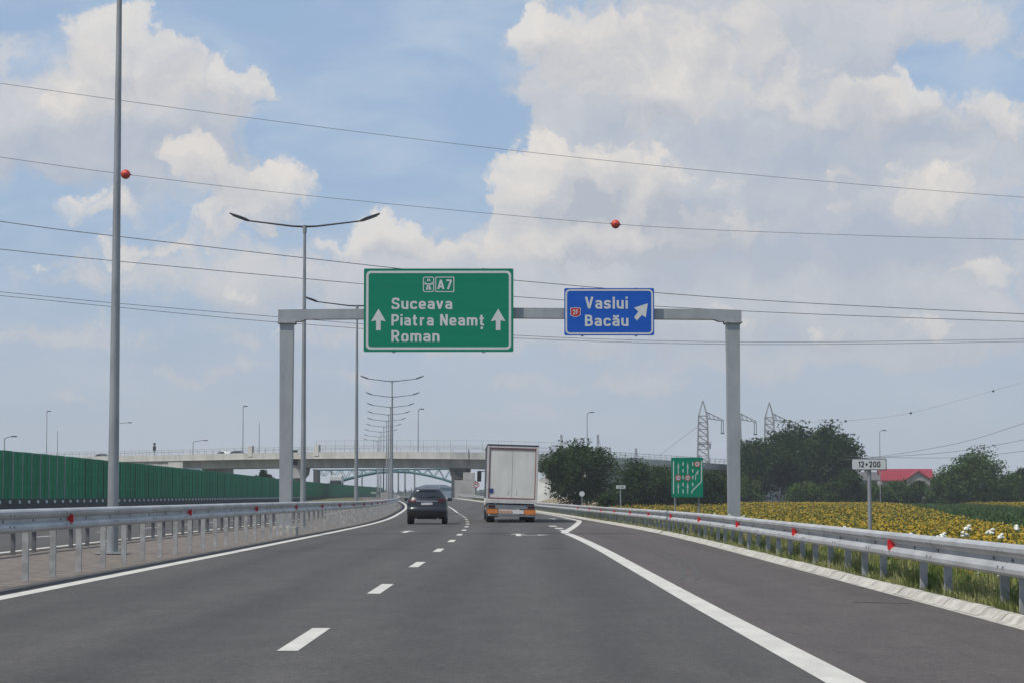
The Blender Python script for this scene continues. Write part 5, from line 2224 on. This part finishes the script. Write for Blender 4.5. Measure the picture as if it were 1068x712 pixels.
VS = []
for (a, b, n, hm) in ((19, 30, 52000, .24), (30, 45, 48000, .25), (45, 70, 40000, .26), (70, 130, 34000, .28), (130, 330, 30000, .32)):
    D = rs.uniform(a, b, n)
    X0 = 4.97 + rs.uniform(0, 1, n) ** 1.4 * 3.8
    clump = .62 + .38 * np.sin(D * 1.7 + X0 * 2.3) * np.sin(D * .61 + 1.3 * X0)
    h = hm * (.45 + rs.gamma(2.5, .28, n)) * clump
    h = np.where(X0 < 5.18, h * .5, h)
    h = np.where(X0 > 6.1, h * 1.5, h)
    VS.append(blades(X0, D, verge_z(X0) + np.array([rise(d) for d in D]), h, rs))
tag(obj('verge_grass', quads_mesh('verge_grass', np.concatenate(VS)), M_GRASS), 'rough green and straw coloured grass behind the right kerb', 'grass', kind='stuff')
# broad leaved weeds among the grass
M_WEED = mat('weed_leaf', (.11, .18, .045), .65, scale=.6, col2=(.18, .25, .07), world=True, trans=.25, spec=.2)
n = 16000
D = 19 + rs.uniform(0, 1, n) ** 1.6 * 110
X0 = 5.15 + rs.uniform(0, 1, n) * 2.8
cl = np.sin(D * 1.1 + X0) + np.sin(D * 2.9 - X0 * 2)
k = cl > .1
D, X0 = D[k], X0[k]
C = np.stack([X0 + [shift(d) for d in D], D, verge_z(X0) + rs.uniform(.03, .55, len(D)) * np.clip(cl[k], .3, 1.4)], 1)
tag(obj('verge_weeds', quads_mesh('verge_weeds', add_leaves(None, None, C, .045, rs)), M_WEED), 'broad leaved green weeds among the verge grass at right', 'weeds', kind='stuff')

# white wild flowers, one thing each
def flower_mesh(h, rs_, r0_=.05):
    m1 = MB()
    m1.tube([(0, 0, 0), (.02, .01, h * .5), (.03, 0, h)], [.006, .005, .004], 5)
    m2 = MB()
    for k_ in range(5):
        a = rs_.uniform(0, 6.28)
        rr_ = rs_.uniform(.01, r0_ * 1.5)
        c_ = Vector((.03 + rr_ * math.cos(a), rr_ * math.sin(a), h + rs_.uniform(-.03, .03)))
        bm_ = bmesh.new()
        bmesh.ops.create_icosphere(bm_, subdivisions=1, radius=r0_ * rs_.uniform(.4, .8))
        bm_.verts.index_update()
        m2.add([(c_.x + v.co.x, c_.y + v.co.y, c_.z + v.co.z * .55) for v in bm_.verts], [[v.index for v in f.verts] for f in bm_.faces])
        bm_.free()
    return m1.mesh('stem'), m2.mesh('umbel')


kinds = []
for h, r0_ in ((.62, .035), (.5, .03), (.75, .045), (1.0, .055)):
    a, b = flower_mesh(h, rs, r0_)
    a.materials.append(M_WEED)
    b.materials.append(M_UMBEL)
    kinds.append((a, b))


def flower(x, y, z, k_, lab):
    r_ = thing('white_wildflower', lab, 'wildflower', (x, y, z), rs.uniform(0, 6), 'white wildflowers on the right verge')
    for nm, me in zip(('stem', 'umbel'), kinds[k_]):
        o_ = bpy.data.objects.new(nm, me)
        COL.objects.link(o_)
        o_.parent = r_


for px, py in ((1012, 549), (1003, 556), (1036, 553), (1046, 558), (1061, 549), (986, 557)):
    D = 27 + (px % 7) * .3
    p = at(px, py, D)
    flower(p.x, D, p.z - 1.0, 3, 'white wildflower rising above the barrier near the right edge')
for i in range(110):
    D = 20 + rs.uniform(0, 1) ** 1.5 * 60
    X0 = rs.uniform(5.3, 6.8)
    flower(X0 + shift(D), D, float(verge_z(X0)), int(rs.randint(0, 3)), 'white wildflower among the grass seen below the right barrier')

# ================================================================== the air
HZ = MB().box((0, 900, 58), (3600, 2400, 122.4))
hz = obj('haze', HZ, M_GLASS)
hz.data.materials.clear()
MH = bpy.data.materials.new('pale_air')
MH.use_nodes = True
for n_ in list(MH.node_tree.nodes):
    MH.node_tree.nodes.remove(n_)
t = NT(MH.node_tree)
pv = t.n('ShaderNodeVolumePrincipled')
pv.inputs['Color'].default_value = (.86, .92, 1, 1)
pv.inputs['Density'].default_value = .00018
mo = t.n('ShaderNodeOutputMaterial')
t.link(pv.outputs[0], mo.inputs['Volume'])
hz.data.materials.append(MH)
tag(hz, kind='stuff')
